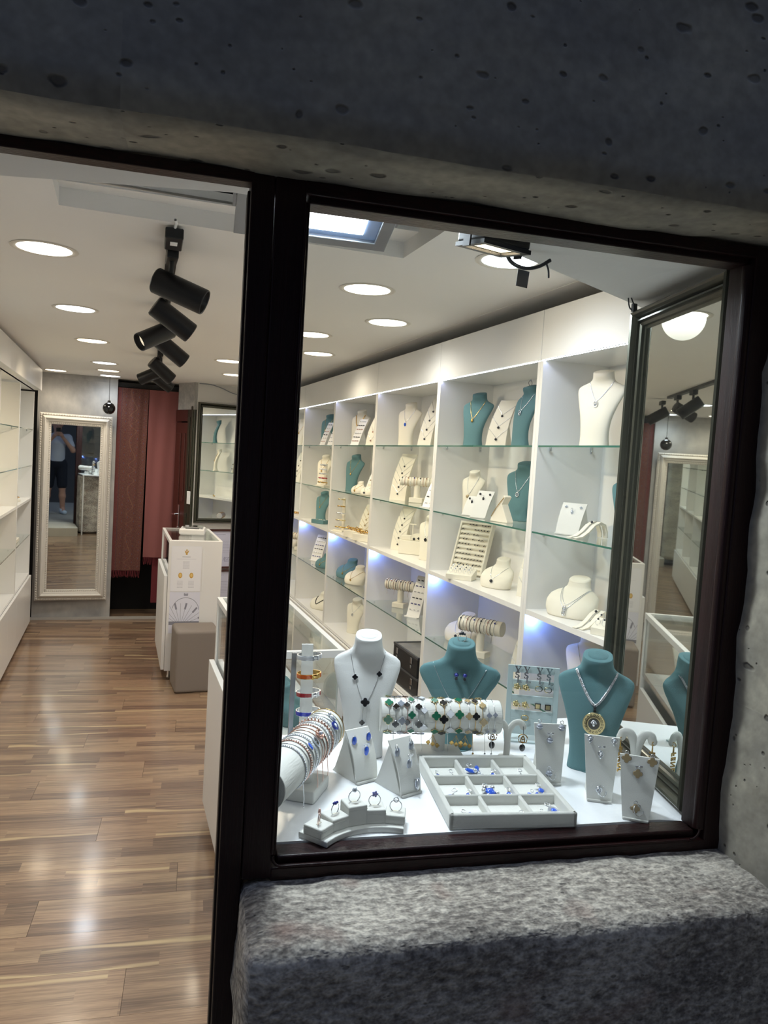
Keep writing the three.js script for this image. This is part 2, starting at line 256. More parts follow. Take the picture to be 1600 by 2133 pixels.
const soff = extrude([[-1.06, 1.34], [-1.06, 1.48], [-0.1955, 1.411], [0.1615, 1.3005], [0.561, 1.2793], [0.7395, 1.3855], [1.292, 1.6745], [1.75, 1.6745], [1.75, 1.03], [1.02, 1.151]], 0.199); soff.rotateX(-Math.PI / 2).translate(0, 2.0707, 0);
structure('wall_soffit', soff, M.wallPaint);
structure('wall_left', span(-1.16, -1.06, 0, 2.4, -8.1, -1.0), M.wallPaint);
structure('wall_right', span(1.75, 1.85, 0, 2.4, -8.1, -0.9), M.wallPaint);
structure('wall_back', span(-1.06, 1.75, 0, 2.4, -8.2, -8.1), M.blackGap);  // shade of the recess behind the scarves painted as black
structure('wall_column', boxUV(span(-0.70, -0.02, 0, 2.27, -8.1, -7.65)), M.plaster);
structure('wall_gap_shade', span(-1.06, -0.70, 0, 2.27, -7.75, -7.7), M.blackGap);  // added black panel, stands in for the shade between shelving and column
{ const w = structure('wall_mirror', span(0, 1.12, 0, 2.27, -0.06, 0), M.wallPaint); w.position.set(0.68, 0, -7.35); w.rotation.y = 12.5 * Math.PI / 180; }
{ const w = structure('wall_return', span(0, 0.3, 2.02, 2.27, -0.03, 0), M.plaster); w.position.set(0.68, 0, -7.352); w.rotation.y = 2.0; }
structure('baseboard_back', span(-0.72, 0.66, 0, 0.022, -7.648, -7.62), M.skirting);
{ const g = extrude((() => { const s = new THREE.Shape(); s.moveTo(-0.66, 1.1); s.lineTo(-0.66, 1.72); s.quadraticCurveTo(-0.25, 1.96, 0.19, 1.84); s.lineTo(0.19, 1.06); s.lineTo(-0.66, 1.06); return s; })(), 0.135); g.rotateX(-Math.PI / 2); structure('floor_step', g, M.step); }
structure('wall_opposite', span(-9, 9, 0.12, 6.5, 2.6, 2.9), M.lane);
const ground = structure('ground', span(-6, 6, -0.1, 0.1, -1.06, 8), M.paving); ground.position.y = 0.02;
{ const w = structure('wall_vitrine', span(-0.01, 0.56, 0.98, 2.07, 0.02, 0.055), M.wallPaint); w.position.set(1.078, 0, -1.13); w.rotation.y = 1.33; }

// floor boards laid along the shop front
const floor = structure('floor', span(-1.06, 1.75, -0.1, -0.005, -8.1, -1.1), M.blackGap);
{
  const W = 0.21, L = 1.29, full = box(L - 0.0012, 0.006, W - 0.0009, 0, 0, 0), c = Math.cos(FT), s = Math.sin(FT);
  for (let r = 0; r < 34; r++) {
    const n = -0.3 - r * W, off = ((r * 0.37) % 1) * L;
    for (let k = -1; k < 4; k++) {
      let a = -1.3 + k * L + off - L / 2, b = a + L; const zc = FZ + n;                     // local ends along the board
      const lo = -1.03 + 0.0, hi = 1.72; const shift = n * Math.sin(FT);
      a = Math.max(a, lo - shift); b = Math.min(b, hi - shift); if (b - a < 0.08) continue;
      let g = full; if (b - a < L - 0.01) { g = box(b - a - 0.0012, 0.006, W - 0.0009); const uv = g.attributes.uv; for (let i = 0; i < uv.count; i++) uv.setX(i, uv.getX(i) * (b - a) / L); }
      const m = part(floor, 'plank', g, planks[(rnd() * planks.length) | 0]);
      const p = fw((a + b) / 2, -0.0035, n); m.position.set(...p); m.rotation.y = FT + (rnd() < 0.5 ? Math.PI : 0);
    }
  }
}
// ---------- lamps ----------
const warm = [1, 0.86, 0.66], neutral = [1, 0.95, 0.86], cool = [0.86, 0.93, 1.0];
const col = (c) => new THREE.Color().setRGB(...c);
const lampMats = new Map();
const lampMat = (c, k) => { const key = c.join() + k; if (!lampMats.has(key)) lampMats.set(key, glow(...c, k)); return lampMats.get(key); };
const ringGeo = lathe([[0.083, 0.006], [0.083, 0], [0.094, -0.003], [0.103, -0.001], [0.104, 0.0]], 40), discGeo = new THREE.CircleGeometry(0.084, 40).rotateX(Math.PI / 2);
const RING = std(0xded8cc, 0.6);
function downlight(x, z, c, cd, label, k = 5) {
  const g = thing('ceiling_downlight', label, 'downlight', [x, 2.269, z], 0, 'round recessed downlights');
  part(g, 'trim_ring', ringGeo, RING); part(g, 'diffuser', discGeo, lampMat(c, k)).position.y = -0.0005;
  const l = new THREE.SpotLight(col(c), x < 0 ? cd * 1.25 : cd, 0, 1.45, 0.6); l.position.set(0, -0.012, 0); l.target.position.set(0, -1, 0); l.castShadow = true; l.shadow.radius = 4; g.add(l, l.target);
}
const DL = 1.45;
downlight(-0.248, -2.776, neutral, DL, 'large round downlight left of the track, nearest the doorway');
downlight(-0.21, -3.913, cool, DL, 'round downlight second from the doorway, left of the track spots');
downlight(-0.171, -5.052, warm, DL, 'round downlight third from the doorway, left of the track spots');
downlight(-0.12, -6.332, cool, DL, 'cool downlight, nearest of the three close together before the white mirror');
downlight(-0.099, -6.955, warm, DL, 'warm downlight, middle of the three close together before the white mirror');
downlight(-0.089, -7.46, cool, DL * 0.3, 'cool downlight, last of the three, nearest the white mirror');
downlight(-0.538, -7.38, warm, DL * 0.4, 'warm downlight above the left end of the white mirror');
downlight(0.864, -6.319, warm, DL, 'warm downlight above the back dark-framed mirror');
downlight(0.837, -2.724, neutral, DL, 'round downlight nearest the big floodlight inside the window');
downlight(1.121, -3.307, neutral, DL, 'round downlight second from the floodlight, near the shelving fascia');
downlight(0.912, -3.877, warm, DL, 'downlight beside the window post, half hidden, upper of two');
downlight(1.117, -4.561, warm, DL, 'downlight beside the window post, half hidden, lower of two');
downlight(1.085, -2.101, cool, DL, 'bright downlight behind the small warm floodlight');
downlight(0.7, -5.4, warm, DL, 'downlight over the aisle behind the dark post');
{ const g = thing('ceiling_downlight', 'small round spot beside the post above the back mirror', 'downlight', [1.03, 2.269, -6.85], 0, 'round recessed downlights'); part(g, 'trim_ring', ringGeo.clone().scale(0.5, 1, 0.5), RING); part(g, 'diffuser', discGeo.clone().scale(0.5, 1, 0.5), lampMat(cool, 5)).position.y = -0.0005; const l = new THREE.SpotLight(col(cool), 0.6, 0, 1.2, 0.6); l.position.y = -0.012; l.target.position.set(0, -1, 0); l.castShadow = true; g.add(l, l.target); }

// big floodlight over the window display
{
  const g = thing('floodlight', 'large grey floodlight with bright white panel behind the window top', 'floodlight', [0.40, 2.2, -1.70], -0.1);
  g.rotation.order = 'YXZ'; g.rotation.x = -0.3;
  part(g, 'housing', [box(0.355, 0.045, 0.25, 0, 0.024, 0, 0.018)], M.greyMetal);
  part(g, 'bezel', extrude((() => { const s = new THREE.Shape(); s.moveTo(-0.177, -0.125); s.lineTo(0.177, -0.125); s.lineTo(0.177, 0.125); s.lineTo(-0.177, 0.125); const h = new THREE.Path(); h.moveTo(-0.15, -0.1); h.lineTo(-0.15, 0.1); h.lineTo(0.15, 0.1); h.lineTo(0.15, -0.1); s.holes.push(h); return s; })(), 0.012, 0.002).rotateX(Math.PI / 2).translate(0, 0.004, 0), M.greyMetal);
  part(g, 'reflector', box(0.3, 0.002, 0.2, 0, 0.0, 0), std(0x9fb8e0, 0.3, 0.3));
  part(g, 'lamp_panel', box(0.255, 0.002, 0.165, -0.012, -0.0025, 0.005), glow(0.9, 0.96, 1.0, 16));
  part(g, 'bracket', [span(0.18, 0.186, -0.005, 0.07, -0.03, 0.03), span(-0.186, -0.18, -0.005, 0.07, -0.03, 0.03), span(-0.186, 0.186, 0.07, 0.076, -0.03, 0.03)], M.greyMetal);
  const l = new THREE.RectAreaLight(col([0.84, 0.93, 1.0]), 105, 0.255, 0.165); l.position.set(-0.012, -0.0065, 0.005); l.rotation.x = -Math.PI / 2; g.add(l);
}
{
  const g = thing('floodlight', 'small black floodlight with warm glowing face and taped cable', 'floodlight', [0.6248, 2.0368, -1.2792], 0.25); g.scale.setScalar(0.92);
  g.rotation.order = 'YXZ'; g.rotation.x = 0.12;
  part(g, 'housing', [box(0.118, 0.034, 0.085, 0, 0.028, 0, 0.006), box(0.104, 0.03, 0.064, 0, 0.056, 0, 0.004), ...[-0.04, -0.02, 0, 0.02, 0.04].map((x) => box(0.004, 0.03, 0.076, x, 0.06, 0))], M.blackMetal);
  part(g, 'bezel', [span(-0.06, 0.06, 0.004, 0.012, -0.044, -0.03), span(-0.06, 0.06, 0.004, 0.012, 0.03, 0.044), span(-0.06, -0.046, 0.004, 0.012, -0.03, 0.03), span(0.046, 0.06, 0.004, 0.012, -0.03, 0.03)], M.blackMetal);
  part(g, 'lamp_panel', box(0.092, 0.003, 0.06, 0, 0.012, 0), glow(1, 0.8, 0.5, 3.2));
  part(g, 'bracket', [span(-0.068, -0.064, 0.0, 0.07, -0.01, 0.01), span(0.064, 0.068, 0.0, 0.07, -0.01, 0.01), span(-0.068, 0.068, 0.068, 0.072, -0.01, 0.01)], M.blackMetal);
  part(g, 'cable', tube([V(-0.05, 0.045, 0.0), V(-0.08, 0.04, -0.01), V(-0.13, 0.036, -0.03), V(-0.18, 0.034, -0.05)], 0.005, 20), M.cable);
  part(g, 'cable', tube([V(0.055, 0.02, -0.03), V(0.08, 0.0, -0.035), V(0.12, -0.006, -0.035), V(0.155, 0.004, -0.03), V(0.175, 0.02, -0.02)], 0.004, 24), M.cable); part(g, 'wire_end', tube([V(0.168, 0.014, -0.025), V(0.18, 0.0, -0.027), V(0.187, -0.014, -0.03)], 0.002, 10), M.cable);
  part(g, 'cable_tag', box(0.032, 0.034, 0.001, 0.125, -0.026, -0.042), std(0x4a4b4d, 0.7));
  const l = new THREE.RectAreaLight(col([1, 0.78, 0.5]), 12, 0.092, 0.06); l.position.set(0, 0.0085, 0); l.rotation.x = -Math.PI / 2; g.add(l);
}
// track with seven spots
{
  const rail = thing('track_rail', 'black ceiling track carrying the spotlights', 'track', [0.129, 2.27, -2.31], 0);
  const dx = 0.254 - 0.129, dz = -5.75 + 2.31, len = Math.hypot(dx, dz), a = Math.atan2(-dx, -dz); rail.rotation.y = a;
  part(rail, 'rail', box(0.035, 0.018, len, 0, -0.0095, -len / 2), M.blackMetal);
  part(rail, 'feed_box', [box(0.05, 0.03, 0.14, 0, -0.022, -0.03, 0.004)], M.black); part(rail, 'label', box(0.02, 0.0008, 0.04, 0, -0.0375, -0.02), M.paper);
  part(rail, 'wire', tube([V(0, -0.01, 0.03), V(0.003, 0, 0.06), V(0, 0.003, 0.08)], 0.004, 10), M.paper);
  // [x, z, yaw, tilt] head axis points along +z of the head
  const H = [[0.165, -2.50, 1.3, 0.36], [0.18, -3.06, 1.72, 0.55], [0.135, -3.55, -1.15, 0.5], [0.235, -4.02, 1.78, 0.6], [0.245, -5.1, 1.85, 0.65], [0.19, -5.5, -1.85, 0.45], [0.29, -5.95, 1.85, 0.55]];
  const ord = ['first', 'second', 'third', 'fourth', 'fifth', 'sixth', 'seventh'];
  H.forEach(([x, z, yaw, tilt], i) => {
    const tx = 0.129 + (z + 2.31) / dz * dx;
    const g = thing('track_spotlight', `black cylinder spotlight, ${ord[i]} along the ceiling track from the doorway`, 'spotlight', [tx, 2.25, z], 0, 'black track spotlights');
    part(g, 'adapter', [box(0.034, 0.03, 0.1, 0, -0.013, 0, 0.003), cyl(0.008, 0.008, 0.07, 0, -0.06, 0, 10)], M.black);
    const h = new THREE.Group(); 
    const body = lathe([[0, -0.085], [0.036, -0.085], [0.04, -0.08], [0.04, 0.078], [0.038, 0.082], [0.035, 0.078], [0.033, 0.05], [0, 0.045]], 28).rotateX(Math.PI / 2);
    const e = new THREE.Euler(tilt, yaw, 0, 'YXZ'), q = new THREE.Quaternion().setFromEuler(e), off = V(x - tx, -0.115, 0);
    const m = part(g, 'lamp_head', body, M.blackMetal); m.quaternion.copy(q); m.position.copy(off);
    const lens = part(g, 'lens', new THREE.CircleGeometry(0.033, 24).translate(0, 0, 0.056), lampMat([1, 0.84, 0.58], 0.7)); lens.quaternion.copy(q); lens.position.copy(off);
    const l = new THREE.SpotLight(col([1, 0.82, 0.55]), 2.2, 0, 0.62, 0.8); l.position.copy(V(0, 0, 0.088).applyQuaternion(q).add(off)); l.target.position.copy(V(0, 0, 1).applyQuaternion(q).add(off)); l.castShadow = true; g.add(l, l.target);
  });
}
// pendant ball by the white mirror
{
  const g = thing('pendant_lamp', 'smoked glass ball pendant hanging by the white mirror', 'lamp', [-0.09, 1.975, -7.42]);
  part(g, 'globe', sph(0.055, 0, 0, 0, 28), M.smoke); part(g, 'cap', cyl(0.012, 0.016, 0.02, 0, 0.06, 0, 14), M.black); part(g, 'cord', cyl(0.0025, 0.0025, 0.22, 0, 0.178, 0, 6), M.cord);
}

// ---------- shelving ----------
const LV = { top: 1.739, second: 1.434, board: 1.153, lower: 0.836, bottom: 0.5 };
const ledGeo = box(0.006, 0.0025, 0.005);
function cabinet(name, label, w, pos, turn, o = {}) {
  const g = thing(name, label, 'cabinet', pos, turn, o.group), D = 0.272, h = w / 2, t = 0.018, jut = o.jut ?? 0, fy = o.fy ?? [2.04, 2.215];
  part(g, 'side_panel', span(-h, -h + t, 0.06, 2.06, -D, 0), M.white); part(g, 'side_panel', span(h - t, h, 0.06, 2.06, -D, 0), M.white);
  part(g, 'back_panel', span(-h, h, 0.06, 2.06, -D - 0.008, -D), M.white);
  part(g, 'top_board', span(-h, h, fy[0], fy[0] + t, -D, -0.0005), M.white);
  part(g, 'fascia', [span(-h + 0.0008, h - 0.0008, fy[0], fy[1], -t, jut + 0.001, 0.0015)], M.laminate);
  part(g, 'shelf_board', span(-h + t, h - t, LV.board - 0.019, LV.board, -D, -0.001), M.white);
  part(g, 'bottom_board', span(-h + t, h - t, LV.bottom - 0.018, LV.bottom, -D, -0.001), M.white);
  part(g, 'door', span(-h + 0.002, -0.0015, 0.07, LV.bottom - 0.02, 0, 0.018, 0.001), M.white); part(g, 'door', span(0.0015, h - 0.002, 0.07, LV.bottom - 0.02, 0, 0.018, 0.001), M.white);
  part(g, 'plinth', span(-h, h, 0.03, 0.06, -D, 0.0), M.white);
  for (const x of [-h + 0.05, h - 0.05]) part(g, 'foot', cyl(0.012, 0.014, 0.03, x, 0.015, -0.03, 12), M.chrome);
  for (const y of [LV.top, LV.second, LV.lower]) {
    const gl = part(g, 'glass_shelf', span(-h + t + 0.001, h - t - 0.001, y - 0.006, y, -D + 0.002, -0.004), M.shelfGlass);
    part(gl, 'polished_edge', span(-h + t + 0.001, h - t - 0.001, y - 0.006, y, -0.0038, -0.0025), M.glassEdge);
    for (const x of [-h + t + 0.006, h - t - 0.006]) for (const z of [-0.05, -D + 0.05]) part(gl, 'shelf_pin', box(0.01, 0.012, 0.008, x, y - 0.0125, z, 0.002), M.chrome);
  }
  if (o.led !== false) {
    const n = Math.round(w / 0.0155), dots = []; for (let i = 0; i < n; i++) dots.push(ledGeo.clone().translate(-h + (i + 0.5) * w / n, fy[0] - 0.003, -0.002));
    const st = part(g, 'led_strip', dots, glow(0.85, 0.92, 1.0, 12)); st.userData.kind = 'stuff';
    const l = new THREE.RectAreaLight(col([0.34, 0.38, 1.0]), 4.2, w - 0.04, 0.012); l.position.set(0, fy[0] - 0.007, -0.006); l.rotation.x = -Math.PI / 2; g.add(l);
    const cl = part(g, 'corner_lamp', [sph(0.006, -h + 0.04, LV.board - 0.026, -0.03, 10), cyl(0.004, 0.004, 0.008, -h + 0.04, LV.board - 0.0215, -0.03, 8)], glow(0.7, 0.82, 1, 10));
    const p = new THREE.PointLight(col([0.12, 0.26, 1.0]), 0.036); p.position.set(-h + 0.04, LV.board - 0.036, -0.03); p.castShadow = true; p.shadow.radius = 0.5; g.add(p);
  }
  return g;
}
const BZ = [-6.973, -6.06, -5.15, -4.24, -3.33, -2.42, -1.51];
const bayWord = ['in the sixth bay from the window mirror', 'in the fifth bay from the window mirror', 'in the fourth bay from the window mirror', 'in the third bay from the window mirror', 'in the second bay from the window mirror', 'in the bay nearest the window mirror'];
const ordB = ['sixth', 'fifth', 'fourth', 'third', 'second', 'first'];
for (let i = 0; i < 6; i++) cabinet('display_cabinet', `white lit shelving unit along the right wall, ${ordB[i]} from the window mirror`, BZ[i + 1] - BZ[i] - 0.001, [1.4, 0, (BZ[i] + BZ[i + 1]) / 2], -Math.PI / 2, { group: 'lit shelving along the right wall' });
for (let i = 0; i < 4; i++) cabinet('display_cabinet', `white shelving unit along the left wall, ${['farthest, beside the white mirror', 'second from the white mirror', 'third from the white mirror', 'nearest the doorway'][i]}`, 0.999, [-0.69, 0, -6.75 + i], Math.PI / 2, { jut: 0.055, fy: [2.075, 2.25], led: false, group: 'shelving along the left wall' });
// ---------- mirrors, cases and the back of the shop ----------
function mitred(w, h, prof, mat, parent, names = ['frame_rail', 'frame_rail', 'frame_rail', 'frame_rail']) {
  const sides = [[[-1, 1], [1, 1]], [[1, 1], [1, -1]], [[1, -1], [-1, -1]], [[-1, -1], [-1, 1]]];
  return sides.map(([a, b], k) => {
    const pos = [], P = (c, [u, z]) => [c[0] * (w / 2 - u), c[1] * (h / 2 - u), z];
    for (let i = 0; i < prof.length; i++) { const p = prof[i], q = prof[(i + 1) % prof.length]; const A = P(a, p), B = P(b, p), C2 = P(b, q), D = P(a, q); pos.push(...A, ...C2, ...B, ...A, ...D, ...C2); }
    const g = new THREE.BufferGeometry(); g.setAttribute('position', new THREE.Float32BufferAttribute(pos, 3)); g.computeVertexNormals();
    return part(parent, names[k], g, mat);
  });
}
const arcProf = (u0, u1, z0, zt, n = 6) => Array.from({ length: n + 1 }, (_, i) => [u0 + (u1 - u0) * i / n, z0 + (zt - z0) * Math.sin(Math.PI * i / n)]);
// white carved mirror on the plaster column
{
  const g = thing('standing_mirror', 'tall mirror in a carved white frame against the grey column', 'mirror', [-0.366, 0, -7.606], 0.066);
  const W = 0.618, H = 1.712, inner = new THREE.Group(); g.rotation.order = 'YXZ'; g.rotation.x = 0.0112;
  const prof = [[0, 0], [0, 0.02], ...arcProf(0.004, 0.024, 0.02, 0.03), [0.026, 0.03], [0.034, 0.042], ...arcProf(0.036, 0.058, 0.042, 0.052), [0.06, 0.036], [0.074, 0.032], [0.078, 0.022], [0.1, 0.016], [0.1, 0]];
  const rails = mitred(W, H, prof, M.whiteMould, g); rails.forEach((m) => m.position.y = 1.048);
  const bead = sph(0.0062, 0, 0, 0, 8).scale(1, 1, 0.7), drop = sph(0.008, 0, 0, 0, 8).scale(0.75, 1.3, 0.6);
  const row = (geo, u, z, step) => { const l = [], w = W / 2 - u, h = H / 2 - u; for (let x = -w; x <= w; x += step) l.push(geo.clone().rotateZ(0.6).translate(x, 1.048 + h, z), geo.clone().rotateZ(0.6).translate(x, 1.048 - h, z)); for (let y = -h; y <= h; y += step) l.push(geo.clone().rotateZ(0.6).translate(-w, 1.048 + y, z), geo.clone().rotateZ(0.6).translate(w, 1.048 + y, z)); return l; };
  part(g, 'carved_border', row(drop, 0.014, 0.028, 0.022), M.whiteMould).userData.kind = 'stuff'; part(g, 'carved_border', row(bead, 0.089, 0.02, 0.0165), M.whiteMould).userData.kind = 'stuff';
  part(g, 'mirror_glass', span(-W / 2 + 0.098, W / 2 - 0.098, 1.048 - H / 2 + 0.098, 1.048 + H / 2 - 0.098, 0.004, 0.009), M.mirror);
  part(g, 'backing', span(-W / 2 + 0.01, W / 2 - 0.01, 1.048 - H / 2 + 0.01, 1.048 + H / 2 - 0.01, -0.01, 0), M.black);
}
// dark-framed mirror at the back, turned to the shelving
const onBack = (o, u, z = 0.004) => { const a = 12.5 * Math.PI / 180; o.position.set(0.68 + u * Math.cos(a) + z * Math.sin(a), o.position.y, -7.35 - u * Math.sin(a) + z * Math.cos(a)); o.rotation.y = a; return o; };
const darkProf = (w) => [[0, 0], [0, 0.012], ...arcProf(0.002, w * 0.5, 0.012, 0.034), [w * 0.52, 0.018], [w * 0.56, 0.022], [w * 0.64, 0.023], [w * 0.66, 0.014], [w * 0.74, 0.014], [w * 0.76, 0.019], [w * 0.86, 0.016], [w * 0.88, 0.009], [w, 0.008], [w, 0]];
{
  const g = thing('wall_mirror', 'dark-framed mirror on the back wall reflecting the lit shelving', 'mirror', [0, 1.53, 0]); onBack(g, 0.322);
  const W = 0.63, H = 1.125; mitred(W, H, darkProf(0.045), M.darkMould, g);
  part(g, 'mirror_glass', span(-W / 2 + 0.043, W / 2 - 0.043, -H / 2 + 0.043, H / 2 - 0.043, 0.002, 0.006), M.mirror);
  part(g, 'backing', span(-W / 2 + 0.01, W / 2 - 0.01, -H / 2 + 0.01, H / 2 - 0.01, 0, 0.002), M.black);
}
for (const [k, y] of [[0, 0.72], [1, 0.33]]) {
  const g = thing('framed_letter', `framed lilac letter under the back mirror, ${k ? 'lower' : 'upper'} of two`, 'picture', [0, y, 0]); onBack(g, 0.33);
  part(g, 'frame', [span(-0.2, 0.2, 0.17, 0.19, 0, 0.016), span(-0.2, 0.2, -0.19, -0.17, 0, 0.016), span(-0.2, -0.185, -0.17, 0.17, 0, 0.016), span(0.185, 0.2, -0.17, 0.17, 0, 0.016)], M.brownDoor);
  part(g, 'letter', new THREE.PlaneGeometry(0.37, 0.34).translate(0, 0, 0.006), M.letter); part(g, 'backing', span(-0.19, 0.19, -0.18, 0.18, 0.0, 0.004), M.paper);
}
{ const c = thing('wall_cable', 'thin grey cable drooping along the top of the back wall', 'cable', [0, 0, 0]); part(c, 'cable', tube([V(0.69, 2.262, -7.335), V(0.8, 2.262, -7.36), V(0.9, 2.24, -7.385), V(1.02, 2.20, -7.41), V(1.2, 2.19, -7.45)], 0.004, 24), M.greyMetal); }
// dark casing and brown door to the store room, on the short wall beside the back mirror
{
  const g = thing('door_casing', 'dark panelled casing with white switch beside the back mirror', 'door casing', [0.678, 0, -7.354], 2.0);
  part(g, 'casing', [span(0, 0.055, 0, 2.1, -0.025, 0, 0.003), span(0.06, 0.12, 0, 2.02, -0.022, 0, 0.003), span(0.07, 0.11, 1.2, 1.95, -0.03, -0.02, 0.004), span(0.07, 0.11, 0.25, 1.05, -0.03, -0.02, 0.004), span(0.012, 0.043, 1.3, 2.05, -0.034, -0.023, 0.004)], M.darkMould);
  part(g, 'switch_plate', box(0.05, 0.12, 0.01, 0.03, 1.2, -0.03, 0.002), M.paper);
}
{
  const g = thing('brown_door', 'brown wooden door with steel lever handle behind the pink scarf', 'door', [0.678, 0, -7.354], 2.0);
  part(g, 'leaf', [span(0.124, 0.34, 0.01, 1.9, -0.02, 0.015, 0.003), span(0.15, 0.2, 1.15, 1.8, -0.028, -0.018, 0.004), span(0.15, 0.2, 0.2, 0.85, -0.028, -0.018, 0.004), span(0.23, 0.32, 0.2, 1.8, -0.028, -0.018, 0.004)], M.brownDoor);
  part(g, 'lintel', span(0.122, 0.34, 1.91, 2.02, -0.024, 0.015, 0.003), M.brownDoor);
  const h = part(g, 'handle_plate', box(0.024, 0.26, 0.006, 0.215, 0.99, -0.026, 0.002), M.chrome); part(h, 'lever', [cyl(0.008, 0.008, 0.04, 0, 0, 0, 10).rotateX(Math.PI / 2).translate(0.215, 1.03, -0.045), box(0.1, 0.016, 0.012, 0.25, 1.03, -0.066, 0.004)], M.chrome); part(h, 'lock', cyl(0.012, 0.012, 0.01, 0, 0, 0, 14).rotateX(Math.PI / 2).translate(0.215, 0.9, -0.032), M.chrome);
}
// scarves on a rail
{
  const g = thing('scarf_rail', 'black rail along the ceiling holding the two scarves', 'rail', [0.275, 2.20, -7.7]);
  part(g, 'rail', [box(0.6, 0.045, 0.03, 0, 0.02, -0.05), cyl(0.007, 0.007, 0.58, 0, 0, 0, 10).rotateZ(Math.PI / 2)], M.black); part(g, 'end_cap', box(0.018, 0.035, 0.03, 0.285, 0, 0), M.paper);
  const scarf = (name, label, w, h, x, mat, f, amp, top = 2.19) => {
    const s = thing(name, label, 'scarf', [x, top, -7.685]);
    const b = new THREE.BoxGeometry(w, h, 0.01, 60, 30, 1).translate(0, -h / 2, 0), p = b.attributes.position;
    for (let i = 0; i < p.count; i++) { const X = p.getX(i), Y = p.getY(i), t = -Y / h; p.setZ(i, p.getZ(i) + amp * (Math.sin(X * f + 2 * t) + 0.6 * Math.sin(X * f * 2.3 + 1 + t * 3)) * (0.5 + 0.5 * t)); p.setX(i, X * (1 - 0.06 * t) - 0.012 * t); }
    b.computeVertexNormals(); part(s, 'cloth', b, mat);
    const fr = []; for (let i = 0; i < 40; i++) { const X = (-0.5 + (i + 0.5) / 40) * w * 0.93 - 0.012; fr.push(tube([V(X, -h + 0.002, 0.002), V(X + rr(-0.004, 0.004), -h - 0.03, rr(-0.004, 0.006)), V(X + rr(-0.007, 0.007), -h - rr(0.055, 0.075), rr(-0.006, 0.008))], 0.0017, 4, 4)); }
    part(s, 'fringe', fr, M.fringe).userData.kind = 'stuff';
  };
  scarf('patterned_scarf', 'long rust paisley scarf with fringe hanging beside the white mirror', 0.285, 1.73, 0.118, M.paisley, 40, 0.006);
  scarf('plain_scarf', 'plain dusty pink scarf with fringe hanging beside the brown door', 0.31, 1.60, 0.42, M.pink, 22, 0.008);
  const third = thing('folded_scarf', 'dark red scarf end showing below the pink scarf', 'scarf', [0.40, 2.2, -7.715]); part(third, 'cloth', box(0.1, 2.06, 0.012, 0, -1.03, 0, 0.004), std(0x6a2a30, 0.95));
}
// glass cases
function glassCase(name, label, x0, x1, zf, zn, h, o = {}) {
  const g = thing(name, label, 'glass case', [(x0 + x1) / 2, 0, (zf + zn) / 2]), a = (x1 - x0) / 2, b = (zn - zf) / 2, t = 0.02, py = o.py ?? 0.745;
  part(g, 'top_frame', [span(-a, a, h - 0.024, h, b - t, b), span(-a, a, h - 0.024, h, -b, -b + t), span(-a, -a + t, h - 0.024, h, -b + t, b - t), span(a - t, a, h - 0.024, h, -b + t, b - t)], M.white);
  part(g, 'top_glass', span(-a + t - 0.004, a - t + 0.004, h - 0.006, h - 0.0005, -b + t - 0.004, b - t + 0.004), M.glass);
  for (const sx of [-1, 1]) for (const sz of [-1, 1]) part(g, 'corner_post', span(sx < 0 ? -a : a - t, sx < 0 ? -a + t : a, 0.07, h - 0.024, sz < 0 ? -b : b - t, sz < 0 ? -b + t : b), M.white);
  part(g, 'side_glass', span(-a + 0.006, -a + 0.011, py - 0.02, h - 0.022, -b + t, b - t), M.glass); part(g, 'side_glass', span(a - 0.011, a - 0.006, py - 0.02, h - 0.022, -b + t, b - t), M.glass);
  part(g, 'front_panel', span(-a - 0.024, -a - 0.002, 0.075, py, -b, b, 0.002), M.laminate); part(g, 'rear_panel', span(a - 0.016, a, 0.07, py - 0.08, -b + t, b - t), M.white);
  part(g, 'inner_shelf', span(-a + 0.016, a - 0.016, 0.70, 0.716, -b + 0.012, b - 0.012), M.white); part(g, 'floor_board', span(-a, a, 0.07, 0.088, -b + t, b - t), M.white);
  if (o.solidEnd) part(g, 'end_panel', span(-a + 0.0005, a - 0.0005, 0.07, h - 0.002, b - 0.001, b + 0.016, 0.001), M.laminate);
  else { const e = o.lowEnd ?? 0.69; part(g, 'end_panel', span(-a + t, a - t, 0.07, e, b - 0.018, b - 0.002), M.laminate); part(g, 'end_rail', span(-a, a, e, e + 0.022, b - t, b + 0.001), M.white); if (e < 0.9) part(g, 'end_glass', span(-a + t, a - t, 0.712, h - 0.022, b - 0.011, b - 0.006), M.glass); }
  part(g, 'end_glass', span(-a + t, a - t, 0.712, h - 0.022, -b + 0.006, -b + 0.011), M.glass); part(g, 'end_panel', span(-a + t, a - t, 0.07, 0.7, -b + 0.002, -b + 0.018), M.white);
  for (const sx of [-1, 1]) for (const sz of [-1, 1]) part(g, 'foot', lathe([[0.012, 0.072], [0.012, 0.03], [0.017, 0.018], [0.015, 0.001], [0, 0.0]], 14).translate(sx * (a - 0.035), 0, sz * (b - 0.035)), M.chrome);
  return g;
}
const caseB = glassCase('glass_counter', 'white glass-topped counter with posted notices behind the grey pouf', 0.365, 0.735, -6.45, -5.575, 1.005, { solidEnd: true, py: 0.75 });
const caseA = glassCase('glass_counter', 'white glass-topped counter beside the dark post, nearest the window', 0.44, 0.752, -3.42, -2.45, 1.005, { py: 0.725 });
tag(solo('posted_notice', new THREE.PlaneGeometry(0.21, 0.325), M.notice, 'white notice with gold crest and two gold seals on the counter end', 'notice', [0.487, 0.805, -5.5575]));
tag(solo('posted_notice', new THREE.PlaneGeometry(0.21, 0.295), M.fan, 'lilac notice with fan-shaped drawing under the gold crest notice', 'notice', [0.487, 0.49, -5.5575]));
tag(solo('posted_notice', box(0.012, 0.3, 0.0015), M.paper, 'narrow blank white strip beside the notices on the counter end', 'notice', [0.605, 0.8, -5.557]));
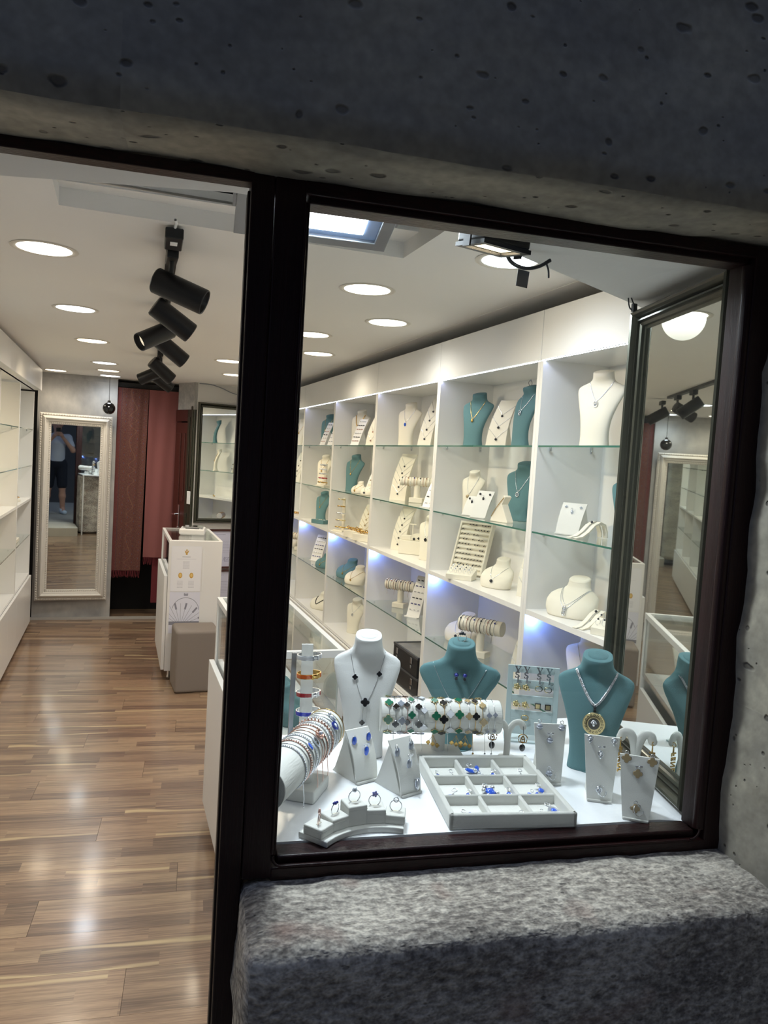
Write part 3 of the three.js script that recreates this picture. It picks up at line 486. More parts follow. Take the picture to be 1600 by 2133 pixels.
{
  const g = thing('weighing_scale', 'small white weighing scale on the glass counter with notices', 'scale', [0.565, 1.006, -6.02], -0.15);
  part(g, 'body', box(0.19, 0.045, 0.24, 0, 0.024, 0, 0.014), M.white); part(g, 'pan', [box(0.15, 0.006, 0.13, 0, 0.053, -0.04, 0.003), cyl(0.02, 0.02, 0.008, 0, 0.049, -0.04)], M.chrome); part(g, 'readout', box(0.1, 0.003, 0.028, 0, 0.0475, 0.075), M.black); part(g, 'key', box(0.016, 0.004, 0.016, 0.07, 0.048, 0.075, 0.001), M.greyMetal);
}
{
  const g = thing('pouf', 'grey upholstered cube pouf in front of the counter with notices', 'pouf', [0.555, 0, -5.385], 0.05);
  const b = new RoundedBoxGeometry(0.29, 0.425, 0.28, 6, 0.022).translate(0, 0.2135, 0), p = b.attributes.position;
  for (let i = 0; i < p.count; i++) { const y = p.getY(i); if (y > 0.38) p.setY(i, y + 0.012 * Math.cos(p.getX(i) * 9) * Math.cos(p.getZ(i) * 9)); p.setX(i, p.getX(i) * (1.01 + 0.02 * Math.sin(y * 7))); }
  b.computeVertexNormals(); part(g, 'cover', b, M.pouf); const sq = [[-1, -1], [1, -1], [1, 1], [-1, 1], [-1, -1]].map(([x, z]) => V(x * 0.139, 0.40, z * 0.134)); part(g, 'piping', polyTube(sq, 0.004), M.pouf);
}
// window counter and its mirror
{
  const A = fw(0.214, 0, -0.061), B = fw(1.0, 0, -0.061), pts = [[A[0], -A[2]], [B[0], -B[2]], [1.062, 1.142], [1.2, 1.64], [1.2, 1.72], [A[0] + 0.03, 1.72]];
  const g = thing('window_counter', 'glossy white counter board inside the shop window under the jewellery', 'counter'); part(g, 'board', extrude(pts, 0.016).rotateX(-Math.PI / 2).translate(0, 0.984, 0), phys(0xf3f5f8, 0.25, { clearcoat: 0.5, clearcoatRoughness: 0.15 }));
  part(g, 'support', [span(0.26, 0.275, 0, 0.983, -1.7, -1.63)], M.white); part(g, 'support', [span(1.1, 1.115, 0, 0.983, -1.7, -1.63)], M.white);
}
{
  const g = thing('window_mirror', 'tall dark-framed mirror standing on the window counter at the right', 'mirror', [1.1325, 1.5265, -1.370], -1.8116);
  const W = 0.452, H = 1.0515; mitred(W, H, darkProf(0.053), M.darkMould, g);
  part(g, 'mirror_glass', span(-W / 2 + 0.051, W / 2 - 0.051, -H / 2 + 0.051, H / 2 - 0.051, 0.002, 0.006), M.mirror); part(g, 'backing', span(-W / 2 + 0.004, W / 2 - 0.004, -H / 2 + 0.004, H / 2 - 0.004, -0.008, 0.002), M.black);
  const wires = thing('loose_wires', 'two thin black wires with a connector above the window mirror corner', 'wire'); part(wires, 'wire', tube([V(1.12, 2.085, -1.555), V(1.145, 2.06, -1.568), V(1.157, 2.055, -1.573), V(1.18, 2.035, -1.6)], 0.0016, 16), M.cable); part(wires, 'wire', tube([V(1.125, 2.08, -1.565), V(1.14, 2.048, -1.573), V(1.16, 2.046, -1.577), V(1.185, 2.03, -1.607)], 0.0016, 16), M.cable); part(wires, 'connector', box(0.012, 0.019, 0.01, 1.15, 2.051, -1.571, 0.002), M.black);
}
// ---------- display busts, ramps, cards and stands ----------
const TY = 1.0003;                                   // top of the window counter
const BUST = { // t, half width, half depth (in W), set-back (in H)
  tall: [[0, 0.3, 0.17, 0], [0.03, 0.3, 0.17, 0.002], [0.12, 0.285, 0.14, 0.014], [0.25, 0.29, 0.125, 0.02], [0.4, 0.325, 0.12, 0.006], [0.55, 0.40, 0.115, -0.032], [0.66, 0.462, 0.11, -0.072], [0.74, 0.497, 0.105, -0.106], [0.785, 0.49, 0.10, -0.124], [0.815, 0.43, 0.105, -0.134], [0.838, 0.345, 0.115, -0.138], [0.86, 0.268, 0.125, -0.138], [0.89, 0.22, 0.14, -0.132], [0.93, 0.203, 0.155, -0.124], [0.965, 0.2, 0.165, -0.118], [0.985, 0.197, 0.165, -0.116], [1, 0.19, 0.16, -0.116], [1.003, 0.1, 0.08, -0.116]],
  wide: [[0, 0.205, 0.15, 0], [0.03, 0.21, 0.155, 0], [0.15, 0.2, 0.14, 0.004], [0.3, 0.215, 0.13, 0.006], [0.43, 0.29, 0.12, 0], [0.56, 0.40, 0.11, -0.02], [0.65, 0.478, 0.1, -0.035], [0.715, 0.5, 0.092, -0.045], [0.76, 0.45, 0.09, -0.052], [0.785, 0.355, 0.095, -0.056], [0.81, 0.26, 0.105, -0.058], [0.845, 0.2, 0.118, -0.056], [0.9, 0.178, 0.128, -0.052], [0.96, 0.17, 0.135, -0.048], [0.985, 0.168, 0.135, -0.046], [1, 0.156, 0.125, -0.046], [1.003, 0.09, 0.07, -0.046]],
  low: [[0, 0.42, 0.26, 0.02], [0.05, 0.45, 0.28, 0.03], [0.22, 0.49, 0.25, 0.05], [0.4, 0.5, 0.21, 0.0], [0.55, 0.47, 0.17, -0.14], [0.64, 0.38, 0.15, -0.24], [0.7, 0.27, 0.14, -0.3], [0.78, 0.215, 0.135, -0.34], [0.9, 0.2, 0.135, -0.36], [0.97, 0.205, 0.14, -0.36], [1, 0.18, 0.12, -0.36], [1, 0.1, 0.07, -0.36]],
};
function bustGeo(kind, W, H, n = 36) {
  const raw = BUST[kind], S = []; for (let i = 0; i + 1 < raw.length; i++) { const k = 3; for (let j = 0; j < k; j++) S.push(raw[i].map((v, c) => v + (raw[i + 1][c] - v) * j / k)); } S.push(raw.at(-1));
  for (let p = 0; p < 2; p++) for (let i = 1; i + 4 < S.length; i++) for (const c of [1, 2, 3]) S[i][c] = (S[i - 1][c] + 2 * S[i][c] + S[i + 1][c]) / 4;
  const rings = S.map(([t, hw, hd, c]) => Array.from({ length: n }, (_, i) => { const a = -i / n * Math.PI * 2, e = 0.86, cx = Math.cos(a), sz = Math.sin(a); const dz = Math.sign(sz) * Math.abs(sz) ** e * hd * W * (sz < 0 && t < 0.85 ? 0.8 : 1); return V(Math.sign(cx) * Math.abs(cx) ** e * hw * W, t * H - dz * 0.34 * sstep(0.86, 0.97, t), c * H + dz); }));
  const g = skin(rings.slice(0, -1), true, false), top = rings.at(-2), mid = V(); top.forEach((v) => mid.add(v)); mid.divideScalar(n);
  const cap = skin([top.map((v) => v.clone()), top.map((v) => v.clone().lerp(mid, 0.1).add(V(0, 0.006 * H, 0))), top.map((v) => v.clone().lerp(mid, 0.5).add(V(0, 0.01 * H, 0)))], false, true); const uv = g.attributes.uv, ps = g.attributes.position; for (let i = 0; i < uv.count; i++) uv.setXY(i, (ps.getX(i) + ps.getZ(i)) * 14, ps.getY(i) * 14);
  const surf = (x, y) => { const t = y / H; let i = 0; while (i + 2 < S.length && S[i + 1][0] < t) i++; const A = S[i], B = S[i + 1], f = clamp01((t - A[0]) / Math.max(1e-6, B[0] - A[0])), L = (c) => A[c] + (B[c] - A[c]) * f, hw = L(1) * W, q = Math.min(1, Math.abs(x) / hw); const e = 2 / 0.86; return L(3) * H + L(2) * W * Math.max(0, 1 - q ** e) ** (1 / e); };
  const seam = new THREE.TubeGeometry(new THREE.CatmullRomCurve3(top.map((v) => v.clone().lerp(mid, -0.015).add(V(0, -0.004 * H, 0))), true), 48, 0.0045 * H, 5, true);
  return { g, cap, seam, surf, W, H, kind };
}
const bustCache = new Map();
function bust(kind, W, H, mat, label, pos, rot, group) {
  const key = kind + W + ',' + H; if (!bustCache.has(key)) bustCache.set(key, bustGeo(kind, W, H));
  const b = bustCache.get(key), t = thing('display_bust', label, 'bust', pos, rot, group);
  part(t, 'form', b.g, mat); part(t, 'neck_cap', b.cap, mat); part(t, 'neck_seam', b.seam, mat); part(t, 'base_pad', cyl(0.2 * W, 0.2 * W, 0.002, 0, 0.001, b.kind === 'low' ? 0.02 * H : 0, 20), mat);
  return { ...b, pos, rot };
}
// a V-shaped chain lying on a bust; drop = how far below the neck the tip lies (0..1 of H)
function necklace(b, label, o = {}) {
  const { H, W, surf } = b, y0 = (o.top ?? 0.8) * H, y1 = (o.tip ?? 0.45) * H, x0 = (o.half ?? 0.24) * W, r = o.r ?? 0.0012, lift = r * 1.1;
  const g = thing('necklace', label, 'necklace', b.pos, b.rot, o.group);
  const pts = [], N = 13, sx = (o.skew ?? 0) * W; for (let i = 0; i <= 2 * N; i++) { const s = (i - N) / N, a = Math.abs(s), x = x0 * Math.sign(s) * a ** (o.pow ?? 0.85) + sx * (1 - a), y = y1 + (y0 - y1) * a ** 1.15; pts.push(V(x, y, surf(x, y) + lift)); }
  const c = new THREE.CatmullRomCurve3(pts), geo = o.rope ? rope(c, r) : new THREE.TubeGeometry(c, 60, r, 5);
  part(g, 'chain', geo, o.mat ?? M.silver);
  const tip = V(sx, y1, surf(sx, y1) + lift);
  if (o.pendant) for (const [name, geos, mat, dx = 0, dy = 0] of o.pendant) { const x = tip.x + dx, y = tip.y + dy; const m = part(g, name, geos, mat); m.position.set(x, y, surf(x, y) + 0.004); }
  return { g, tip, pts };
}
function rope(c, r) { const out = [], n = 90; for (let i = 0; i <= n; i++) { const p = c.getPointAt(i / n); out.push(new THREE.TorusGeometry(r * 1.25, r * 0.62, 5, 8).rotateY(i % 2 ? 0.6 : -0.6).rotateX(0.7 * (i % 2 ? 1 : -1)).translate(p.x, p.y, p.z)); } return merge(out); }
// curved necklace ramp: profile in y-z, leaning back
function rampGeo(w0, w1, h, lean, thick = 0.012, belly = 0.02) {
  const n = 14, P = []; for (let i = 0; i <= n; i++) { const t = i / n; P.push([t, (lean * -t) + belly * Math.sin(Math.PI * t) * 1.0]); }
  const ring = ([t, z], k) => { const hw = (w0 + (w1 - w0) * t) / 2, y = t * h; return [V(-hw, y, z), V(hw, y, z), V(hw, y, z - thick), V(-hw, y, z - thick)]; };
  const g = boxUV(skin(P.map(ring)).toNonIndexed(), 14); g.computeVertexNormals();
  const surf = (y) => { const t = y / h; return -lean * t + belly * Math.sin(Math.PI * t); };
  return { g, surf, h, w0, w1 };
}
function ramp(name, label, cat, w0, w1, h, lean, mat, pos, rot, o = {}) {
  const R = rampGeo(w0, w1, h, lean, 0.01, o.belly ?? 0.018), t = thing(name, label, cat, pos, rot, o.group);
  part(t, 'face', R.g, mat);
  if (o.foot !== false) part(t, 'strut', extrude([[0, 0], [lean + 0.03, 0], [lean * 0.8, h * 0.75], [lean * 0.2, h * 0.3]], 0.006).rotateY(Math.PI / 2).translate(-0.003, 0, -0.008), mat);
  return { ...R, pos, rot };
}
const gemGeo = (r) => new THREE.OctahedronGeometry(r, 1);
const ordinal = ['top', 'second', 'third', 'fourth', 'fifth', 'sixth', 'seventh'];
function rampNecklaces(R, n, o) { // n V chains on a ramp, each a necklace
  for (let i = 0; i < n; i++) {
    const g = thing('necklace', `${o.what}, ${ordinal[i]} of ${n} on the ${o.where}`, 'necklace', R.pos, R.rot, o.group);
    const yb = R.h * (0.86 - (i + 0.75) * 0.74 / n), yt = Math.min(R.h * 0.985, yb + R.h * 0.2), hw = (R.w0 + (R.w1 - R.w0) * yt / R.h) / 2;
    const sgn = [-1, -0.5, 0, 0.5, 1].map((s) => V(s * hw, yb + (yt - yb) * Math.abs(s), R.surf(yb + (yt - yb) * Math.abs(s)) + 0.0012));
    part(g, 'chain', polyTube(sgn, 0.0009, 4), o.mat ?? M.silver); part(g, 'pendant', gemGeo(o.r ?? 0.006).translate(0, yb - 0.005, R.surf(yb) + 0.005), o.gem ?? M.gunmetal);
  }
}
// earring card: leaning strip with rows of studs
function studCard(label, w, h, lean, rows, cols, pos, rot, mats, o = {}) {
  const R = rampGeo(w, w, h, lean, 0.006, o.belly ?? 0.006), t = thing('earring_card', label, 'earring card', pos, rot, 'white earring cards'); part(t, 'board', R.g, o.mat ?? M.white);
  part(t, 'foot', [box(w, 0.004, 0.03, 0, 0.002, 0.004)], o.mat ?? M.white);
  part(t, 'prop', extrude([[0.01, 0], [lean + 0.035, 0], [lean * 0.72 + 0.004, h * 0.7]], 0.005).rotateY(Math.PI / 2).translate(-0.0025, 0, -0.004), o.mat ?? M.white);
  const studs = mats.map(() => []); for (let r = 0; r < rows; r++) for (let c = 0; c < cols; c++) { const y = h * (0.9 - 0.72 * r / Math.max(1, rows - 1)), x = (-0.5 + (c + 0.5) / cols) * w * 0.86; const l = studs[(r * 7 + c * 3) % mats.length]; for (const d of [-0.004, 0.004]) l.push(gemGeo(o.r ?? 0.0036).translate(x + d, y, R.surf(y) + 0.003)); }
  const e = thing('earring_studs', `rows of stud earrings on the ${label}`.split(' ').slice(0, 16).join(' '), 'earrings', pos, rot); e.userData.kind = 'stuff';
  studs.forEach((l, i) => l.length && part(e, 'stud_row', l, mats[i]));
  return t;
}
// T-bar for bracelets
function tbar(label, len, r, hgt, mat, pos, rot, bw = 0.1, bd = 0.075, group, off = 0) {
  const t = thing('bracelet_bar', label, 'bracelet stand', pos, rot, group);
  part(t, 'base', box(bw, 0.028, bd, 0, 0.0142, 0, 0.004), mat); part(t, 'post', cyl(0.017, 0.018, hgt - 0.028, 0, 0.028 + (hgt - 0.028) / 2 - 0.002, 0), mat);
  part(t, 'bar', lathe([[0, -len / 2], [r * 0.96, -len / 2], [r, -len / 2 + 0.003], [r, len / 2 - 0.003], [r * 0.96, len / 2], [0, len / 2]], 36).rotateZ(Math.PI / 2).translate(off, hgt, 0), mat);
  return { pos, rot, len, r, hgt };
}
function bracelet(T, x, label, mat, o = {}) {
  const g = thing('bracelet', label, 'bracelet', T.pos, T.rot, o.group), R = T.r + 0.0016, tilt = o.tilt ?? 0;
  part(g, 'band', new THREE.TorusGeometry(R, o.t ?? 0.0011, 5, 40).rotateY(Math.PI / 2 + tilt).translate(x, T.hgt - (o.sag ?? 0), 0), mat);
  return { g, at: (a, lift = 0.003) => V(x + Math.cos(a) * 0, T.hgt + Math.sin(a) * (R + lift), Math.cos(a) * (R + lift)) };
}
const quatrefoil = (r) => { const s = new THREE.Shape(); for (let k = 0; k < 4; k++) { const a = k * Math.PI / 2 - Math.PI / 4; s.absarc(Math.cos(a + Math.PI / 4) * r * 0.56, Math.sin(a + Math.PI / 4) * r * 0.56, r * 0.44, a + Math.PI / 4 - 1.93, a + Math.PI / 4 + 1.93, false); } return s; };
const foilCache = {};
function foil(r) { return foilCache[r] ??= { stone: extrude(quatrefoil(r), 0.0016, 0.0004), rim: extrude(quatrefoil(r * 1.1), 0.0012, 0.0004) }; }
function clover(g, P, a, r, stoneMat, rimMat, name = 'clover', yaw = 0) { // faces outwards at angle a round a bar along x
  const f = foil(r), c = part(g, name, f.rim, rimMat); c.position.copy(P); c.rotation.set(-a, yaw, Math.PI / 4 * 0, 'YXZ'); const s = part(c, 'stone', f.stone, stoneMat); s.position.z = 0.0008; return c;
}
function ring(label, pos, rot, R, mat, gem, gemMat, group) {
  const g = thing('finger_ring', label, 'ring', pos, rot, group); part(g, 'band', new THREE.TorusGeometry(R, R * 0.085, 6, 28).translate(0, R, 0), mat);
  if (gem) part(g, 'stone', gem.clone().translate(0, 2.05 * R, 0), gemMat); return g;
}
// ---------- the window display ----------
WS = 0.85;
const onTable = (x, z) => [x, TY, z];
const wb = bust('tall', 0.178, 0.308, M.linen, 'white linen bust with black clover necklace in the window', onTable(0.534, -1.574), -0.32);
{
  const n = necklace(wb, 'fine silver lariat with black clovers on the white window bust', { tip: 0.47, top: 0.86, half: 0.26, r: 0.0007, pow: 0.72 });
  const dot = (i, r) => { const p = n.pts[i]; const c = clover(n.g, V(p.x, p.y, p.z + 0.0012), 0.15, r, M.onyx, M.silver); };
  dot(6, 0.0068); dot(21, 0.0066); dot(13, 0.0105);
  part(n.g, 'chain_drop', [polyTube([n.tip.clone().add(V(-0.004, -0.008, 0.001)), V(-0.005, n.tip.y - 0.045, wb.surf(0, n.tip.y - 0.045) + 0.002)], 0.0008), polyTube([n.tip.clone().add(V(0.004, -0.008, 0.001)), V(0.005, n.tip.y - 0.06, wb.surf(0, n.tip.y - 0.06) + 0.002)], 0.0008)], M.silver);
  clover(n.g, V(-0.005, n.tip.y - 0.05, wb.surf(0, n.tip.y - 0.05) + 0.002), 0, 0.0068, M.onyx, M.silver);
}
const tb = bust('wide', 0.225, 0.284, M.teal, 'wide teal velvet bust with crystal studs, centre of the window', onTable(0.765, -1.5861), -0.44);
necklace(tb, 'hair-thin silver chain on the wide teal window bust', { tip: 0.4, top: 0.79, half: 0.33, r: 0.0006 });
{
  const g = thing('stud_earrings', 'pair of dark crystal studs on a clear card on wide teal bust', 'earrings', tb.pos, tb.rot), y = 0.70 * tb.H, z = tb.surf(0, y) + 0.006;
  part(g, 'clear_card', box(0.046, 0.03, 0.001, 0.004, y + 0.004, z), M.glass); for (const x of [-0.009, 0.014]) { const s = part(g, 'stud', gemGeo(0.006).translate(x, y + 0.003, z + 0.006), M.sapphire); part(s, 'setting', torus(0.0055, 0.0012, 16, 5).translate(x, y + 0.003, z + 0.004), M.gunmetal); part(g, 'backing', cyl(0.004, 0.004, 0.006, 0, 0, 0, 8).rotateX(1.57).translate(x, y - 0.008, z - 0.001), M.gunmetal); }
}
{ const q = tb; const c = Math.cos(q.rot), s = Math.sin(q.rot), dz = -0.046 * q.H * WS; ring('silver ring with dark cluster stone standing on wide teal bust', [q.pos[0] + dz * s, q.pos[1] + (q.H * 1.005) * WS, q.pos[2] + dz * c], q.rot, 0.0118, M.silver, merge([gemGeo(0.0055), gemGeo(0.0035).translate(-0.006, -0.002, 0), gemGeo(0.0035).translate(0.006, -0.002, 0)]), M.gunmetal); }
const rb = bust('tall', 0.196, 0.291, M.teal, 'teal velvet bust with heavy medallion chain beside the window mirror', onTable(1.012, -1.408), -0.58);
{
  const n = necklace(rb, 'thick silver rope chain with round black and gold medallion', { tip: 0.585, top: 0.855, half: 0.26, r: 0.0024, rope: true, pow: 0.8 });
  const y = n.tip.y - 0.043, z = rb.surf(0, y) + 0.005, a = 0.02;
  part(n.g, 'bail', [tube([V(-0.003, n.tip.y + 0.002, n.tip.z), V(0, n.tip.y - 0.006, n.tip.z + 0.004), V(0.003, n.tip.y + 0.002, n.tip.z)], 0.0018, 10), box(0.007, 0.012, 0.004, 0, n.tip.y - 0.01, n.tip.z + 0.002)], M.gunmetal);
  const m = part(n.g, 'medallion', lathe([[0, 0], [0.0275, 0], [0.0285, 0.0015], [0.0285, 0.003], [0.027, 0.004], [0.0255, 0.003], [0.017, 0.003], [0.016, 0.0042], [0.0148, 0.003], [0, 0.003]], 48).rotateX(Math.PI / 2), M.paleGold); m.position.set(0, y, z); m.rotation.x = -0.12;
  part(m, 'enamel', new THREE.CircleGeometry(0.0146, 36).translate(0, 0, 0.0034), M.onyx);
  const key = []; for (let i = 0; i < 16; i++) { const t = i / 16 * 6.2832; const k = [[-0.0026, -0.002, 0.0052, 0.0009], [-0.0026, 0.002, 0.0052, 0.0009], [-0.0026, 0, 0.0009, 0.004], [0.0008, 0.0006, 0.0026, 0.0009]]; for (const [px, py, w, h] of k) key.push(box(w, h, 0.0012, px + w / 2, py, 0).rotateZ(t).translate(-Math.sin(t) * 0.0212, Math.cos(t) * 0.0212, 0.0036)); }
  part(m, 'key_border', key, M.onyx);
  part(m, 'head_relief', [sph(0.0062, 0, -0.0006, 0.0035, 14).scale(0.8, 1.12, 1), sph(0.0014, 0, -0.001, 0.0092, 6), ...Array.from({ length: 9 }, (_, i) => sph(0.0023, Math.cos(0.2 + i * 0.34) * 0.0062, 0.001 + Math.sin(0.2 + i * 0.34) * 0.0068, 0.0055, 7))], M.silver);
}
// bar of clover bracelets
{
  const T = tbar('white bracelet bar carrying clover bracelets, centre of the window', 0.315, 0.0425, 0.116, M.suede, onTable(0.6902, -1.5172), -0.22, 0.12, 0.075);
  const spec = [ // along the bar, stone, rim, size, chain metal, tail
    [0.06, M.green, M.paleGold, 0.0125, M.silver], [0.115, M.onyx, M.silver, 0.0095, M.silver], [0.165, M.grey, M.silver, 0.0105, M.silver], [0.21, M.onyx, M.rose, 0.0085, M.rose], [0.25, M.green, M.silver, 0.01, M.silver], [0.30, M.onyx, M.silver, 0.0105, M.silver], [0.345, M.pearl, M.silver, 0.0095, M.silver],
    [0.445, M.green, M.paleGold, 0.0115, M.gold], [0.51, M.onyx, M.paleGold, 0.0115, M.gold], [0.565, M.pearl, M.silver, 0.0105, M.silver], [0.64, M.green, M.paleGold, 0.0115, M.gold], [0.715, M.champagne, M.silver, 0.0095, M.silver], [0.775, M.onyx, M.paleGold, 0.0098, M.gold], [0.83, M.champagne, M.paleGold, 0.0105, M.gold], [0.875, M.grey, M.silver, 0.007, M.silver], [0.93, M.grey, M.silver, 0.006, M.silver]];
  const cn = new Map([[M.green, 'green'], [M.onyx, 'black'], [M.grey, 'grey'], [M.pearl, 'pearly white'], [M.champagne, 'champagne']]), mn = new Map([[M.silver, 'silver'], [M.gold, 'gold'], [M.rose, 'rose gold']]);
  const od = ['first', 'second', 'third', 'fourth', 'fifth', 'sixth', 'seventh', 'eighth', 'ninth', 'tenth', 'eleventh', 'twelfth', 'thirteenth', 'fourteenth', 'fifteenth', 'sixteenth'];
  spec.forEach(([t, st, rim, r, metal], i) => {
    const x = (t - 0.5) * T.len, b = bracelet(T, x, `${mn.get(metal)} bracelet with ${cn.get(st)} clovers, ${od[i]} from the left on bar`, metal, { t: 0.0009, tilt: rr(-0.05, 0.05), group: 'clover bracelets on the window bar' });
    const ph = [0.35, 0.1, 0.3, 0.22, 0.62, 0.12, -0.1, 0.6, 0.42, 0.72, 0.7, 0.62, 0.62, 0.3, 0.68, 0.72][i];
    const n = i > 13 ? 2 : 4; for (let k = 0; k < n; k++) { const a = ph + (k - 1.3) * 0.98; const P = b.at(a, 0.0008); P.x += rr(-0.002, 0.002); clover(b.g, P, a, r * (k === 1 ? 0.92 : 0.8), st, rim); }
    if ([1, 6, 9, 12, 14, 15].includes(i)) { const P = b.at(-1.25, 0.002); part(b.g, 'tail', [polyTube([P, P.clone().add(V(0.002, -0.03, 0.003)), P.clone().add(V(0.003, -0.045, 0.004))], 0.0007), gemGeo(0.003).translate(P.x + 0.003, P.y - 0.048, P.z + 0.004)], metal); }
    if ([7, 10, 11].includes(i)) { const P = b.at(-1.3, 0.004); for (let k = 0; k < 3; k++) { const c = part(b.g, 'charm', foil(0.005).rim, M.gold); c.position.set(P.x + (k - 1) * 0.012, P.y - 0.018 - k * 0.004, P.z + 0.004); part(b.g, 'charm_link', polyTube([P, c.position.clone()], 0.0006), M.gold); } }
  });
}
// bar of mixed bracelets
{
  const T = tbar('white bracelet bar crowded with pave bracelets beside the dark post', 0.385, 0.046, 0.107, M.suede, onTable(0.3638, -1.4093), 0.985, 0.105, 0.085, undefined, -0.05);
  const mats = [M.silver, M.silver, M.rose, M.silver, M.silver, M.silver, M.rose, M.rose, M.rose, M.silver, M.rose, M.silver, M.silver, M.silver, M.paleGold, M.gold];
  const kinds = ['tennis', 'chain', 'beads', 'eye', 'tennis', 'oval', 'chain', 'plaque', 'beads', 'tennis', 'links', 'tennis', 'evil', 'snake', 'chain', 'chain'];
  const kw = { tennis: 'row of tiny crystals', chain: 'fine plain chain', beads: 'tiny metal beads', eye: 'blue stone eye', oval: 'pave oval', plaque: 'pave round plaque', links: 'chunky oval links', evil: 'navy evil eye', snake: 'pave snake head' }, wm = new Map([[M.silver, 'silver'], [M.rose, 'rose'], [M.paleGold, 'pale gold'], [M.gold, 'gold']]);
  const od = ['first', 'second', 'third', 'fourth', 'fifth', 'sixth', 'seventh', 'eighth', 'ninth', 'tenth', 'eleventh', 'twelfth', 'thirteenth', 'fourteenth', 'fifteenth', 'sixteenth'];
  kinds.forEach((k, i) => {
    const x = -0.13 + 0.265 * i / 15, m = mats[i], b = bracelet(T, x, `${wm.get(m)} bracelet with ${kw[k]}, ${od[i]} from the near bar end`, m, { t: k === 'chain' ? 0.001 : 0.0014, tilt: rr(-0.07, 0.07), sag: 0.0005, group: 'pave bracelets on the bar by the post' });
    const around = (n, a0, a1, geo, mat, nm) => { const l = []; for (let j = 0; j < n; j++) { const a = a0 + (a1 - a0) * j / (n - 1), P = b.at(a, 0.0012); l.push(geo.clone().translate(P.x, P.y, P.z)); } part(b.g, nm, l, mat); };
    if (k === 'tennis') around(34, -0.9, 2.4, gemGeo(0.0017), M.crystal, 'crystals'); if (k === 'beads') around(30, -0.9, 2.4, sph(0.0019, 0, 0, 0, 7), m, 'beads'); if (k === 'links') around(20, -0.9, 2.4, new THREE.TorusGeometry(0.003, 0.0011, 5, 10).scale(1, 1.3, 1), m, 'links');
    const face = (a, geo, mat, nm) => { const P = b.at(a, 0.002), q = part(b.g, nm, geo, mat); q.position.copy(P); q.rotation.x = -a; return q; };
    if (k === 'eye') { const e = face(0.75, sph(0.008, 0, 0, 0, 12).scale(0.7, 1.2, 0.4), M.opal, 'eye'); part(e, 'halo', new THREE.TorusGeometry(0.008, 0.0016, 6, 20).scale(0.75, 1.25, 1), M.silver); }
    if (k === 'oval') { const e = face(0.72, sph(0.009, 0, 0, 0, 12).scale(0.75, 1.2, 0.3), M.onyx, 'oval'); part(e, 'halo', new THREE.TorusGeometry(0.009, 0.002, 6, 20).scale(0.8, 1.25, 1), M.crystal); }
    if (k === 'plaque') { const e = face(0.85, cyl(0.012, 0.012, 0.003, 0, 0, 0, 24).rotateX(1.57), M.rose, 'plaque'); part(e, 'stone', gemGeo(0.0055).translate(0, 0, 0.003), M.crystal); part(e, 'halo', torus(0.01, 0.0016, 24, 5).translate(0, 0, 0.002), M.rose); }
    if (k === 'evil') { const e = face(0.62, cyl(0.011, 0.011, 0.004, 0, 0, 0, 24).rotateX(1.57), M.sapphire, 'eye_disc'); part(e, 'eye_white', sph(0.0058, 0.001, 0, 0.002, 12).scale(1, 1, 0.5), M.pearl); }
    if (k === 'snake') face(0.95, merge([sph(0.008, 0, 0, 0, 12).scale(0.8, 1.3, 0.6), sph(0.005, 0.002, 0.012, 0, 10)]), M.crystal, 'snake_head');
    if ([1, 6, 8, 10].includes(i)) { const P = b.at(-0.75, 0.002); part(b.g, 'tail', [polyTube([P, P.clone().add(V(0.001, -0.035, 0.004)), P.clone().add(V(0.002, -0.05, 0.003))], 0.0008), sph(0.0024, P.x + 0.002, P.y - 0.052, P.z + 0.003, 7)], m); }
  });
}
